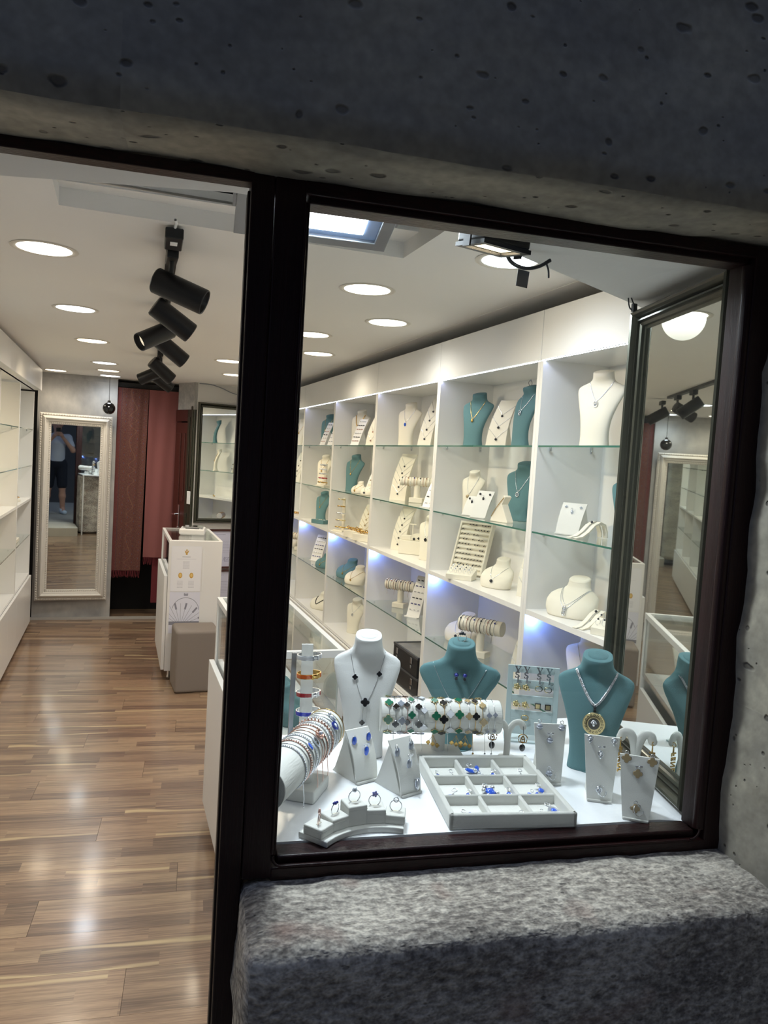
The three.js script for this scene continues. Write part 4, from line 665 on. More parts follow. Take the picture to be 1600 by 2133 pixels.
// leaning strip with five enamel bangles
{
  const P = onTable(0.4139, -1.615), rot = -0.1, h = 0.27, lean = 0.05, g = thing('bangle_stand', 'narrow white leaning strip holding the enamel bangles', 'bangle stand', P, rot);
  part(g, 'strip', rampGeo(0.034, 0.03, h, lean, 0.006, 0.004).g, M.suede); part(g, 'back_plate', box(0.06, 0.004, 0.07, 0, 0.002, -0.02), M.glass); part(g, 'rear_post', [box(0.012, h - 0.03, 0.012, -0.03, (h - 0.03) / 2, -lean - 0.03)], M.greyMetal);
  [['white', M.whiteEnamel, M.silver, 0.243], ['orange', M.orange, M.gold, 0.196], ['red', M.red, M.silver, 0.15], ['blue', M.blue, M.silver, 0.103], ['black', M.onyx, M.silver, 0.058]].forEach(([w, en, me, y]) => {
    const b = thing('enamel_bangle', `${w} enamel hinged bangle with metal clasp on the leaning strip`, 'bangle', P, rot, 'enamel bangles on the leaning strip'), z = -lean * y / h + 0.012, rx = 0.031, rz = 0.024, H2 = 0.012;
    const arc = (a0, a1, k, hh) => { const s = new THREE.Shape(), n = 26; for (let i = 0; i <= n; i++) { const a = a0 + (a1 - a0) * i / n; s[i ? 'lineTo' : 'moveTo'](Math.cos(a) * (rx + k), Math.sin(a) * (rz + k)); } for (let i = n; i >= 0; i--) { const a = a0 + (a1 - a0) * i / n; s.lineTo(Math.cos(a) * (rx - 0.0012), Math.sin(a) * (rz - 0.0012)); } return new THREE.ExtrudeGeometry(s, { depth: hh, bevelEnabled: false }).rotateX(-Math.PI / 2).translate(0, -hh / 2, 0); };
    const q = part(b, 'hoop', arc(0, Math.PI * 2 - 0.001, 0.0008, H2), me); q.position.set(0.004, y, z); q.rotation.z = 0.06;
    part(q, 'enamel', arc(-Math.PI * 0.99, -Math.PI * 0.42, 0.0018, H2 - 0.003), en); part(q, 'enamel', arc(-Math.PI * 0.16, Math.PI * 0.03, 0.0018, H2 - 0.003), en);
    part(q, 'clasp', [box(0.004, H2 + 0.001, 0.006, 0.006, 0, rz + 0.002, 0.0008), box(0.004, H2 + 0.001, 0.006, 0.018, 0, rz - 0.002, 0.0008), box(0.012, 0.003, 0.005, 0.012, 0, rz + 0.001, 0.0006)], me);
  });
}
// stepped ring stand
{
  const P = onTable(0.419, -1.2427), rot = 0.13, g = thing('ring_steps', 'crescent ring stand with five stepped cream blocks, front of the window', 'ring stand', P, rot);
  const s = new THREE.Shape(); s.absarc(0, -0.155, 0.205, Math.PI / 2 + 0.62, Math.PI / 2 - 0.62, true); s.absarc(0, -0.155, 0.138, Math.PI / 2 - 0.66, Math.PI / 2 + 0.66, false);
  part(g, 'base', extrude(s, 0.008, 0.002).rotateX(-Math.PI / 2).translate(0, 0.0022, 0), M.suede);
  const hs = [0.02, 0.026, 0.042, 0.03, 0.019], nm = ['rose gold ring with pear-shaped pink stone, leftmost block', 'silver ring with violet cluster, second block', 'silver ring with large clear stone, tallest block', 'silver ring with lilac cluster, fourth block', 'silver ring with open halo, rightmost block'];
  hs.forEach((h, i) => {
    const a = (i - 2) * 0.265, x = Math.sin(a) * 0.172, z = 0.155 - Math.cos(a) * 0.172, b = part(g, 'block', box(0.0425, h, 0.046, 0, h / 2, 0, 0.003), M.suede); b.position.set(x, 0.012, z); b.rotation.y = -a; part(b, 'slot', box(0.014, 0.001, 0.004, 0, h + 0.0002, 0), M.cream); part(b, 'seam', box(0.043, 0.001, 0.0466, 0, h - 0.008, 0), M.suede);
    const wp = V(x, 0, z).multiplyScalar(WS).applyAxisAngle(V(0, 1, 0), rot), gems = [merge([gemGeo(0.0055).scale(0.8, 1.4, 0.6)]), merge([gemGeo(0.0042), gemGeo(0.003).translate(0.006, 0, 0), gemGeo(0.003).translate(-0.005, 0.001, 0)]), merge([gemGeo(0.006)]), merge([gemGeo(0.004), ...[0, 1, 2, 3, 4].map((k) => gemGeo(0.0028).translate(Math.cos(k * 1.257) * 0.0045, Math.sin(k * 1.257) * 0.0045, 0))]), torus(0.005, 0.0012, 18, 5)];
    ring(`${nm[i]} of the stepped stand`, [P[0] + wp.x, P[1] + (0.012 + h - 0.0015) * WS, P[2] + wp.z], rot - a + [0.5, 0.2, 0, 0, 0][i], [0.0125, 0.0115, 0.013, 0.0125, 0.0125][i], i ? M.silver : M.rose, gems[i], [M.pinkStone, M.sapphire, M.crystal, phys(0x8f8fd0, 0.1, { clearcoat: 1 }), M.silver][i], 'rings on the stepped stand');
  });
}
// jewellery sets on small leaning cards
function setCard(label, w0, w1, h, lean, P, rot, belly = 0.006) {
  const R = rampGeo(w0, w1, h, lean, 0.004, belly), g = thing('jewellery_card', label, 'display card', P, rot); part(g, 'face', R.g, M.suede);
  part(g, 'box_base', extrude([[0.0, 0], [lean + 0.045, 0], [lean + 0.035, 0.012], [lean * 0.86 + 0.006, h * 0.88], [lean * 0.4, h * 0.4]], Math.min(w0, w1) * 0.92).rotateY(Math.PI / 2).translate(-Math.min(w0, w1) * 0.46, 0, -0.006), M.suede); part(g, 'front_lip', box(w0, 0.006, 0.006, 0, 0.003, 0.003, 0.002), M.suede);
  return { ...R, pos: P, rot };
}
function onCard(R, name, label, cat, x, y, pieces, group) { const g = thing(name, label, cat, R.pos, R.rot, group); for (const [n, geo, mat] of pieces) { const m = part(g, n, geo, mat); m.position.set(x, y, R.surf(y) + 0.0035); m.scale.setScalar(1.18); } return g; }
const pear = (s) => sph(0.0075 * s, 0, 0, 0, 14).scale(0.72, 1.2, 0.45);
const halo = (s) => new THREE.TorusGeometry(0.0078 * s, 0.0011, 5, 22).scale(0.74, 1.2, 1);
const clips = [box(0.006, 0.004, 0.004, -0.003, 0, 0.002, 0.001), box(0.006, 0.004, 0.004, 0.005, 0.001, 0.002, 0.001)];
{
  const R = setCard('white curved card with blue opal set, left of the card pair', 0.064, 0.068, 0.115, 0.05, onTable(0.4998, -1.4323), 0.34, 0.012);
  for (const [s, x, y] of [['left', -0.021, 0.094], ['right', 0.023, 0.096]]) onCard(R, 'opal_earring', `blue opal stud, ${s} of the pair on the curved white card`, 'earring', x, y, [['stone', pear(1.05), M.opal], ['setting', halo(1.1), M.silver]], 'blue opal earrings');
  onCard(R, 'opal_pendant', 'blue opal drop pendant below the opal studs', 'pendant', 0.006, 0.07, [['stone', pear(1.1), M.opal], ['setting', halo(1.1), M.silver], ['bail', merge(clips).translate(-0.002, 0.0125, 0), M.crystal]]);
  const Q = setCard('white curved card with grey pave oval set, right of the card pair', 0.06, 0.068, 0.118, 0.052, onTable(0.5678, -1.3583), 0.36, 0.012);
  for (const [s, x, y] of [['left', -0.023, 0.094], ['right', 0.023, 0.1]]) onCard(Q, 'pave_earring', `grey pave oval hoop earring, ${s} of the pair on the white card`, 'earring', x, y, [['stone', pear(1), M.grey], ['setting', halo(1.05), M.crystal], ['hoop', torus(0.006, 0.0009, 18, 5).rotateY(1.2).translate(-0.003, 0.011, 0), M.silver]], 'grey pave earrings');
  onCard(Q, 'pave_pendant', 'grey pave oval drop pendant between the pave earrings', 'pendant', 0.002, 0.068, [['stone', pear(1), M.grey], ['setting', halo(1.05), M.crystal], ['bail', merge([box(0.012, 0.005, 0.004, 0, 0.018, 0.002, 0.001), box(0.003, 0.01, 0.003, 0, 0.011, 0.001)]), M.silver]]);
  onCard(Q, 'pave_ring', 'grey pave oval ring clipped to the foot of the white card', 'ring', 0.018, 0.024, [['band', torus(0.011, 0.001, 24, 5).rotateY(1.1).translate(-0.006, 0, 0.004), M.silver], ['stone', pear(1), M.grey], ['setting', halo(1.05), M.crystal]]);
  const flower = (s = 1) => extrude(quatrefoil(0.0082 * s), 0.002, 0.0006), fr = (s = 1) => extrude(quatrefoil(0.0098 * s), 0.0012, 0.0004), loop = torus(0.0034, 0.0008, 14, 5).translate(0, 0.011, 0.001), ball = sph(0.0068, 0, 0, 0.003, 14);
  const C3 = setCard('white card with sparkling ball set behind the pendant tray', 0.058, 0.08, 0.142, 0.03, onTable(0.8712, -1.3472), -0.32, 0);
  const C4 = setCard('white card with silver knot set before the teal medallion bust', 0.056, 0.082, 0.147, 0.03, onTable(0.929, -1.2538), -0.5, 0);
  const C5 = setCard('white card with clover set nearest the window mirror corner', 0.056, 0.086, 0.136, 0.03, onTable(0.9503, -1.1679), -0.62, 0);
  const trio = (C, w, geos) => {
    for (const [s, x] of [['left', -0.028], ['right', 0.027]]) onCard(C, 'drop_earring', `${w} earring, ${s} one hooked over the card top`, 'earring', x, C.h - 0.006, geos(), `${w} earrings`);
    onCard(C, 'drop_pendant', `${w} pendant below the matching earrings`, 'pendant', -0.002, C.h * 0.74, [...geos(), ['bail', merge(clips).translate(0, 0.014, 0), M.silver]]);
    onCard(C, 'card_ring', `${w} ring clipped near the foot of its card`, 'ring', -0.002, C.h * 0.2, [...geos(), ['band', torus(0.0105, 0.0009, 24, 5).rotateX(-0.5).rotateY(0.7).translate(0.006, -0.002, 0.003), M.silver]]);
  };
  trio(C3, 'silver crystal ball', () => [['ball', ball, M.grey], ['collar', torus(0.0064, 0.001, 18, 5).rotateX(1.57).translate(0, 0, 0.003), M.crystal], ['loop', loop, M.silver]]);
  trio(C4, 'silver crystal knot', () => [['knot', merge([torus(0.0052, 0.0018, 18, 6).translate(0, 0, 0.002), torus(0.0042, 0.0016, 16, 6).rotateY(1.2).translate(0, -0.005, 0.003)]), M.silver], ['crystals', merge([gemGeo(0.003).translate(0, 0.001, 0.004), gemGeo(0.0028).translate(0, -0.006, 0.005)]), M.crystal]]);
  trio(C5, 'champagne clover', () => [['clover', flower(), M.champagne], ['rim', fr(), M.silver], ['loop', loop, M.silver]]);
}
// open tray with nine compartments of blue pendants
{
  const P = onTable(0.725, -1.3226), rot = -0.17, W = 0.284, D = 0.325, h = 0.034, e = 0.012, g = thing('pendant_tray', 'white suede tray of nine compartments holding blue pendants', 'tray', P, rot);
  part(g, 'floor', box(W - 0.004, 0.006, D - 0.004, 0, 0.0035, 0), M.suede);
  for (const s of [-1, 1]) { part(g, 'rim', box(W, h, e, 0, h / 2, s * (D - e) / 2, 0.004), M.suede); part(g, 'rim', box(e, h, D, s * (W - e) / 2, h / 2, 0, 0.004), M.suede); part(g, 'divider', box(0.0085, h - 0.007, D - e, s * W / 6, (h - 0.007) / 2, 0, 0.0035), M.suede); part(g, 'divider', box(W - e, h - 0.006, 0.0085, 0, (h - 0.006) / 2, s * D / 6, 0.0035), M.suede); }
  const at = (x, z) => { const v = V(x, 0.0075, z).multiplyScalar(WS).applyAxisAngle(V(0, 1, 0), rot); return [P[0] + v.x, P[1] + v.y, P[2] + v.z]; };
  const flat = (gm) => gm.rotateX(-Math.PI / 2 + 0.35);
  const lp = () => torus(0.0046, 0.001, 16, 5).translate(0, 0.016, 0.001);
  const shapes = {
    dolphin: [['body', () => sph(0.007, 0, 0, 0.001, 12).scale(1.5, 0.55, 0.5), M.opal], ['fin', () => new THREE.ConeGeometry(0.004, 0.009, 6).translate(0, 0.005, 0.001), M.silver]],
    butterfly: [['wing', () => merge([sph(0.0075, 0, 0, 0, 10).scale(0.6, 1.2, 0.35).rotateZ(0.8).translate(-0.008, 0.004, 0.001), sph(0.0075, 0, 0, 0, 10).scale(0.6, 1.2, 0.35).rotateZ(-0.8).translate(0.008, 0.004, 0.001)]), M.opal], ['body', () => merge([sph(0.0045, 0, 0, 0.002, 8), sph(0.0035, 0.003, -0.008, 0.002, 8), sph(0.003, 0.006, -0.014, 0.002, 8)]), M.crystal]],
    turtle: [['shell', () => sph(0.0085, 0, 0, 0.001, 14).scale(1, 1, 0.55), M.opal], ['flippers', () => merge([0.6, 1.9, 2.6, 3.7, 4.4, 5.7].map((a) => sph(0.0042, Math.cos(a) * 0.012, Math.sin(a) * 0.012, 0.001, 8).scale(1, 1, 1))), M.silver]],
    star: [['star', () => { const s = new THREE.Shape(); for (let i = 0; i < 10; i++) { const r = i % 2 ? 0.005 : 0.012, a = i * Math.PI / 5 + 0.3; s[i ? 'lineTo' : 'moveTo'](Math.cos(a) * r, Math.sin(a) * r); } return extrude(s, 0.002, 0.0006); }, M.silver], ['stone', () => sph(0.0065, 0, 0, 0.0025, 10).scale(1, 1, 0.5), M.opal]],
    teardrop: [['stone', () => pear(1), M.opal], ['setting', () => halo(1.1), M.silver]],
    disc: [['disc', () => cyl(0.011, 0.011, 0.003, 0, 0, 0, 20).rotateX(1.57), M.crystal], ['stone', () => sph(0.006, 0.001, 0.001, 0.002, 12).scale(1, 1, 0.5), M.opal]],
  };
  const word = { dolphin: 'dolphin', butterfly: 'butterfly', turtle: 'turtle', star: 'starfish', teardrop: 'teardrop', disc: 'round' };
  const cell = (c, r, dx, dz, k, sc, lab, ry = 0) => { const q = thing('blue_pendant', lab, 'pendant', at((c - 1) * W / 3 + dx, (r - 1) * D / 3 + dz), rot + ry, 'blue pendants in the tray'); for (const [n, f, m] of shapes[k]) part(q, n, flat(f().scale(sc, sc, sc)).translate(0, 0.003, 0), m); part(q, 'loop', flat(lp().scale(sc, sc, sc)).translate(0, 0.003, 0), M.silver); };
  const col3 = ['left', 'middle', 'right'], row3 = ['back', 'centre', 'front'];
  [[0, 0, -0.012, 0.028, 'teardrop', 0.75], [0, 0, 0.024, 0.028, 'dolphin', 0.85], [1, 0, -0.008, -0.002, 'butterfly', 1.1], [1, 0, 0.03, 0.026, 'teardrop', 0.85], [2, 0, 0.008, 0.026, 'dolphin', 0.85], [0, 1, -0.006, 0.03, 'dolphin', 1.0], [0, 1, 0.03, 0.028, 'teardrop', 0.8], [1, 1, -0.004, 0.008, 'turtle', 1.05], [1, 1, 0.036, 0.026, 'teardrop', 0.85], [2, 1, 0.0, 0.03, 'butterfly', 0.7], [2, 1, 0.026, 0.006, 'star', 0.95], [0, 2, 0.0, 0.022, 'butterfly', 0.8], [1, 2, 0.03, 0.03, 'dolphin', 0.8], [2, 2, -0.012, 0.022, 'teardrop', 0.7], [2, 2, 0.016, 0.004, 'disc', 1.05]].forEach(([c, r, dx, dz, k, sc], i) => cell(c, r, dx, dz - 0.004, k, sc * 1.3, `blue ${word[k]} pendant in the ${row3[r]} ${col3[c]} compartment of the tray`, rr(-0.5, 0.5)));
}
// ladder rack of logo earrings
const FONT = await new FontLoader().loadAsync('fonts/droid/droid_serif_bold.typeface.json'), SANS = await new FontLoader().loadAsync('fonts/droid/droid_sans_bold.typeface.json');
const letters = (t, size, d = 0.001, f = FONT) => { const g = new TextGeometry(t, { font: f, size, depth: d, curveSegments: 4, bevelEnabled: false }); g.computeBoundingBox(); const b = g.boundingBox; return g.translate(-(b.min.x + b.max.x) / 2, -(b.min.y + b.max.y) / 2, 0); };
{
  const P = onTable(0.957, -1.5767), rot = -0.44, w = 0.145, h = 0.212, g = thing('earring_rack', 'pale slotted rack holding logo earrings between the teal busts', 'earring rack', P, rot);
  const paint = std(0xb9c8c8, 0.5), tilt = 0.12, Z = (y) => -tilt * y; g.rotation.order = 'YXZ';
  const bar = (x0, x1, y0, y1) => { const b = span(x0, x1, y0, y1, -0.003, 0.003, 0.001); b.rotateX(-tilt); return b; };
  part(g, 'upright', bar(-w / 2, -w / 2 + 0.015, 0.0, h), paint); part(g, 'upright', bar(w / 2 - 0.015, w / 2, 0.0, h), paint);
  const rungs = [[h - 0.02, h], [h - 0.063, h - 0.04], [h - 0.105, h - 0.083], [h - 0.147, h - 0.125], [0.02, 0.065]]; rungs.forEach(([a, b]) => part(g, 'rung', bar(-w / 2 + 0.015, w / 2 - 0.015, a, b), paint)); part(g, 'foot', box(w, 0.004, 0.07, 0, 0.002, -0.02), paint);
  const ear = (name, label, x, y, list) => { const e = thing(name, label, 'earring', P, rot, 'logo earrings on the rack'); for (const [n, geo, m] of list) { const q = part(e, n, geo, m); q.position.set(x, y, Z(y) + 0.0055); q.rotation.x = -tilt; } };
  const od = ['leftmost', 'second', 'third', 'rightmost'];
  [-0.045, -0.02, 0.016, 0.043].forEach((x, i) => ear('letter_earring', `silver interlocked letter earring, ${od[i]} on the top rung`, x, h - 0.024, [['letter_y', letters('Y', 0.02).translate(0, 0.012, 0), M.silver], ['letter_s', letters('S', 0.018).translate(-0.001, -0.003, 0.0008), M.silver], ['letter_l', letters('L', 0.018).translate(0.005, -0.016, 0.0004), M.silver]]));
  const blossom = () => merge([0, 1, 2, 3, 4].map((k) => sph(0.0042, Math.cos(k * 1.257) * 0.0062, Math.sin(k * 1.257) * 0.0062, 0, 8)).concat([sph(0.0035, 0, 0, 0.002, 8), sph(0.003, 0.011, -0.006, 0, 7)]));
  const cc = (m2) => [['letter_c', new THREE.TorusGeometry(0.0068, 0.0013, 5, 18, 4.4).rotateZ(0.95).translate(-0.0028, 0, 0), M.paleGold], ['letter_c', new THREE.TorusGeometry(0.0068, 0.0013, 5, 18, 4.4).rotateZ(4.1).translate(0.0028, 0, 0.0008), m2]];
  ear('flower_earring', 'gold flower earring, left on the second rung', -0.045, h - 0.06, [['flower', blossom(), M.paleGold]]); ear('flower_earring', 'gold flower earring, second on the second rung', -0.021, h - 0.061, [['flower', blossom(), M.paleGold]]);
  ear('letter_earring', 'gold and black double letter earring, third on the second rung', 0.016, h - 0.062, cc(M.onyx)); ear('letter_earring', 'gold and black double letter earring, right on the second rung', 0.042, h - 0.063, cc(M.onyx));
  ear('flower_earring', 'pale gold flower earring, left on the third rung', -0.045, h - 0.108, [['flower', blossom(), M.paleGold]]); ear('flower_earring', 'pale gold flower earring, second on the third rung', -0.02, h - 0.109, [['flower', blossom(), M.paleGold]]);
  const sq = () => [['frame', merge([box(0.0165, 0.0165, 0.002, 0, 0, 0)]), M.onyx], ['plate', box(0.0115, 0.0115, 0.003, 0, 0, 0.0005), M.paleGold]];
  ear('square_earring', 'black-edged gold square earring, third on the third rung', 0.016, h - 0.11, sq()); ear('square_earring', 'black-edged gold square earring, right on the third rung', 0.044, h - 0.111, sq());
  ear('letter_earring', 'gold double letter earring on the lowest rung', -0.018, h - 0.145, cc(M.gold));
}
// two Y-shaped earring trees
function tree(label, P, rot, hook, ax = 1) {
  const g = thing('earring_tree', label, 'earring stand', P, rot), arm = (s) => [V(0, 0.05, 0), V(s * 0.004, 0.075, 0), V(s * 0.018 * ax, 0.094, 0), V(s * 0.033 * ax, 0.095, 0), V(s * 0.04 * ax, 0.084, 0)];
  const flatTube = (pts) => { const t = tube(pts, 0.0085, 20, 8); t.scale(1, 1, 0.42); return t; };
  part(g, 'stem', [flatTube([V(0, 0.003, 0), V(0.001, 0.03, 0), V(0, 0.056, 0)]), cyl(0.02, 0.022, 0.004, 0, 0.002, 0)], M.suede); part(g, 'arm', [flatTube(arm(-1)), sph(0.0085, -0.04 * ax, 0.084, 0, 10).scale(1, 1, 0.42)], M.suede); part(g, 'arm', [flatTube(arm(1)), sph(0.0085, 0.04 * ax, 0.084, 0, 10).scale(1, 1, 0.42)], M.suede);
  for (const s of [-1, 1]) { const e = thing('drop_earring', hook.label(s), 'earring', P, rot, hook.group); for (const [n, geo, m] of hook.make(s)) { const q = part(e, n, geo, m); q.position.set(s * 0.04 * ax, 0.079, 0.0055); } }
}
tree('white earring tree with black stone drops behind the pendant tray', onTable(0.8542, -1.5028), -0.42, {
  group: 'black stone drop earrings', label: (s) => `antique gold drop earring with black stone, ${s < 0 ? 'left' : 'right'} arm of the tree`,
  make: () => [['hook', tube([V(0, 0.004, -0.004), V(0, 0.008, 0), V(0, -0.012, 0.003)], 0.0008, 10), M.gunmetal], ['filigree', merge([...[-1, 1].flatMap((k) => [tube([V(k * 0.001, -0.012, 0), V(k * 0.009, -0.016, 0), V(k * 0.012, -0.022, 0)], 0.0015, 8, 5), tube([V(k * 0.003, -0.02, 0), V(k * 0.005, -0.03, 0), V(k * 0.002, -0.036, 0)], 0.0016, 8, 5), tube([V(k * 0.011, -0.026, 0), V(k * 0.009, -0.033, 0), V(k * 0.003, -0.034, 0)], 0.0012, 8, 5)]), sph(0.003, 0, -0.018, 0.001, 8), sph(0.0026, 0, -0.026, 0.001, 8), sph(0.003, 0, -0.034, 0.001, 8)]), std(0x8a6a34, 0.3, 1)], ['stone', sph(0.009, 0, -0.049, 0, 12).scale(0.9, 1.12, 0.5).translate(0, 0.006, 0), M.onyx]],
});
WS = 1.12;
tree('white earring tree with gold letter drops before the window mirror', onTable(1.062, -1.322), -0.62, {
  group: 'gold letter drop earrings', label: (s) => `gold drop earring of stacked letters, ${s < 0 ? 'left' : 'right'} arm of the tree`,
  make: (s) => [['hook', [merge([torus(0.004, 0.0009, 14, 5).rotateY(1.2).translate(0, 0.002, 0), cyl(0.0012, 0.002, 0.012, 0, -0.009, 0, 6)])][0], M.gold], ['letters', letters('FENDI', 0.0115, 0.002, SANS).rotateZ(-Math.PI / 2).rotateY(s < 0 ? 1.0 : 0).translate(0, -0.036, 0), M.gold]],
}, 0.72);
WS = 1;
// inside the counter behind the window
for (const [x, z, w] of [[0.62, -2.6, 'nearer'], [0.615, -2.84, 'farther']]) bust('low', 0.17, 0.13, M.teal, `low teal bust inside the counter behind the window, ${w} one`, [x, 0.7165, z], 0.9);
for (const [x, z, w] of [[0.54, -3.1, 'left'], [0.64, -3.04, 'right']]) { const R = ramp('necklace_ramp', `cream necklace ramp inside the window-end counter, ${w} one`, 'necklace ramp', 0.075, 0.065, 0.2, 0.06, M.cream, [x, 0.7165, z], -0.25); rampNecklaces(R, 2, { what: 'thin gold chain', where: `${w} ramp inside the counter`, mat: M.gold, gem: M.gold, group: 'chains inside the counter' }); }
// ---------- things on the shelves ----------
const LY = [null, LV.top + 0.0004, LV.second + 0.0004, LV.board + 0.0004, LV.lower + 0.0004, LV.bottom + 0.0004];
const lvWord = [null, 'top glass shelf', 'second glass shelf', 'white board shelf', 'lower glass shelf', 'bottom shelf'];
const byWord = ['sixth', 'fifth', 'fourth', 'third', 'second', 'first'];
const loc = (L, B) => `the ${lvWord[L]}, ${byWord[B]} bay from window mirror`;
const RY = -1.05;
const pend = (k) => ({ gold: [['pendant', gemGeo(0.007).scale(1, 1.3, 0.6), M.gold, 0, -0.008]], silver: [['pendant', torus(0.0075, 0.0022, 18, 6).scale(0.85, 1.2, 1), M.silver, 0, -0.012], ['stone', gemGeo(0.0035), M.crystal, 0, -0.012]], blue: [['pendant', sph(0.0085, 0, 0, 0, 12).scale(0.8, 1.25, 0.5), M.opal, 0, -0.014]], dark: [['pendant', gemGeo(0.0075), M.gunmetal, 0, -0.009]], pearl: [['pendant', sph(0.0085, 0, 0, 0.003, 14), M.champagne, 0, -0.01]], clover: [['pendant', extrude(quatrefoil(0.009), 0.002, 0.0005), M.onyx, 0, -0.009]] }[k]);
function sb(L, B, x, z, c, neck, o = {}) { // shelf bust with its necklace
  const kind = o.kind ?? 'tall', W = o.W ?? 0.165, H = o.H ?? 0.245, w = { teal: 'teal velvet', white: 'white', cream: 'cream' }[c];
  const b = bust(kind, W, H, c === 'teal' ? M.teal : M.cream, `${o.size ?? ''}${w} ${kind === 'low' ? 'low ' : ''}bust on ${loc(L, B)}`, [x, LY[L], z], o.rot ?? RY, 'busts on the right shelving');
  if (neck) necklace(b, `${o.nw ?? neck + ' pendant necklace'} on ${c} bust, ${loc(L, B)}`.replace(', the ', ' on the '), { tip: o.tip ?? (kind === 'low' ? 0.34 : 0.5), top: kind === 'low' ? 0.72 : 0.86, half: kind === 'low' ? 0.25 : 0.25, r: o.r ?? 0.0011, mat: o.mat ?? (neck === 'gold' ? M.gold : M.silver), pendant: o.plain ? null : pend(neck), group: 'necklaces on shelf busts' });
  return b;
}
function sr(L, B, x, z, w, h, lean, n, o = {}) { // shelf ramp with n necklaces
  const R = ramp('necklace_ramp', `${o.size ?? ''}cream curved necklace ramp on ${loc(L, B)}`, 'necklace ramp', w, w * (o.taper ?? 0.94), h, lean, M.cream, [x, LY[L], z], o.rot ?? RY, { belly: o.belly ?? 0.02, group: 'necklace ramps on the right shelving' });
  rampNecklaces(R, n, { what: o.what ?? 'pendant necklace', where: `${o.size ?? ''}ramp, ${lvWord[L]}, ${byWord[B]} bay`, mat: o.mat, gem: o.gem, r: o.r, group: 'necklaces on shelf ramps' }); return R;
}
const sc = (L, B, x, z, w, h, lean, rows, cols, mats, o = {}) => studCard(`${o.size ?? ''}white stud card on ${loc(L, B)}`, w, h, lean, rows, cols, [x, LY[L], z], o.rot ?? RY, mats, o);
function stb(L, B, x, z, len, r, hgt, rot, n, mats) {
  const T = tbar(`cream bracelet bar on ${loc(L, B)}`, len, r, hgt, M.cream, [x, LY[L], z], rot, 0.075, 0.06, 'bracelet bars on the right shelving'), od = ['first', 'second', 'third', 'fourth', 'fifth', 'sixth', 'seventh', 'eighth', 'ninth', 'tenth', 'eleventh', 'twelfth'];
  for (let i = 0; i < n; i++) { const b = bracelet(T, (-0.44 + 0.8 * i / (n - 1)) * len, `thin bracelet, ${od[i]} from the left on the bar, ${lvWord[L]}, ${byWord[B]} bay`, mats[i % mats.length], { t: 0.0012, tilt: rr(-0.06, 0.06), group: 'bracelets on shelf bars' }); if (i % 2 === 0) { const P = b.at(0.8, 0.002); part(b.g, 'charm', gemGeo(0.004).translate(P.x, P.y, P.z), [M.gunmetal, M.sapphire, M.rose][i % 3]); } if (i % 3 === 0) { const P = b.at(-1.2, 0.001); part(b.g, 'tail', polyTube([P, P.clone().add(V(0, -0.03, 0.002))], 0.0007, 4), mats[i % mats.length]); } }
}
const SM = [M.silver, M.crystal, M.gunmetal], GM = [M.gold, M.paleGold, M.champagne];
// top glass shelf
sb(1, 1, 1.53, -5.83, 'teal', 'gold', { tip: 0.52 }); sc(1, 1, 1.455, -5.67, 0.055, 0.18, 0.09, 6, 2, [M.gunmetal, M.silver, M.rose]); sc(1, 1, 1.47, -5.5, 0.055, 0.17, 0.09, 5, 2, SM, { size: 'second ' });
sb(1, 2, 1.53, -5.0, 'white', 'gold', { nw: 'thick gold chain', plain: true, r: 0.003, tip: 0.56 }); sc(1, 2, 1.455, -4.83, 0.07, 0.18, 0.09, 6, 3, [M.silver, M.gunmetal, M.rose]); sr(1, 2, 1.5, -4.63, 0.08, 0.225, 0.1, 3, { gem: M.rose }); sb(1, 2, 1.54, -4.44, 'teal', 'silver', { tip: 0.55 });
sb(1, 3, 1.53, -4.07, 'white', 'blue', { tip: 0.56 }); sr(1, 3, 1.5, -3.73, 0.085, 0.265, 0.12, 4); sr(1, 3, 1.54, -3.5, 0.07, 0.19, 0.07, 2, { size: 'shorter ' });
sb(1, 4, 1.53, -3.2, 'teal', 'gold', { tip: 0.52 }); sr(1, 4, 1.51, -2.94, 0.1, 0.205, 0.09, 3, { taper: 0.85 }); { const b = sb(1, 4, 1.52, -2.74, 'teal', 'silver', { rot: -1.5, size: 'second ', tip: 0.6, nw: 'silver bead strand' }); ring('dark ring lying on the second teal bust, top shelf, second bay', [1.545, LY[1] + 0.246, -2.74], 0.4, 0.011, M.gunmetal, gemGeo(0.004), M.crystal); } sr(1, 4, 1.58, -2.53, 0.07, 0.17, 0.06, 1, { size: 'small ' });
sb(1, 5, 1.5, -2.205, 'white', 'silver', { tip: 0.6, H: 0.255, W: 0.172 }); sb(1, 5, 1.60, -2.055, 'teal', 'silver', { tip: 0.62, nw: 'silver locket' });
// second glass shelf
sb(2, 1, 1.53, -5.88, 'cream', 'gold', { H: 0.235 });
function bangleTier(label, pos, rot, set, h = 0.17) {
  const g = thing('bangle_tier', label, 'bangle stand', pos, rot), n = set.length; part(g, 'post', [box(0.022, h, 0.012, 0, h / 2, -0.02, 0.003)], M.cream); part(g, 'base', box(0.09, 0.012, 0.075, 0, 0.006, 0, 0.003), M.cream);
  set.forEach(([w, m], i) => { const y = 0.03 + (h - 0.04) * i / (n - 1), k = 1.15 - 0.5 * i / n, b = thing('bangle', `${w} bangle, ${['lowest', 'second', 'third', 'fourth', 'fifth'][i]} on the ${label.split(' on ')[0]}`, 'bangle', pos, rot, 'bangles on shelf stands'); part(b, 'hoop', new THREE.TorusGeometry(0.034 * k, 0.0035, 6, 32).scale(1, 0.8, 1.4).rotateX(Math.PI / 2 - 0.1).translate(0, y, 0.008), m); part(b, 'clasp', box(0.008, 0.009, 0.004, 0.01, y, 0.008 + 0.027 * k, 0.001), M.silver); });
}
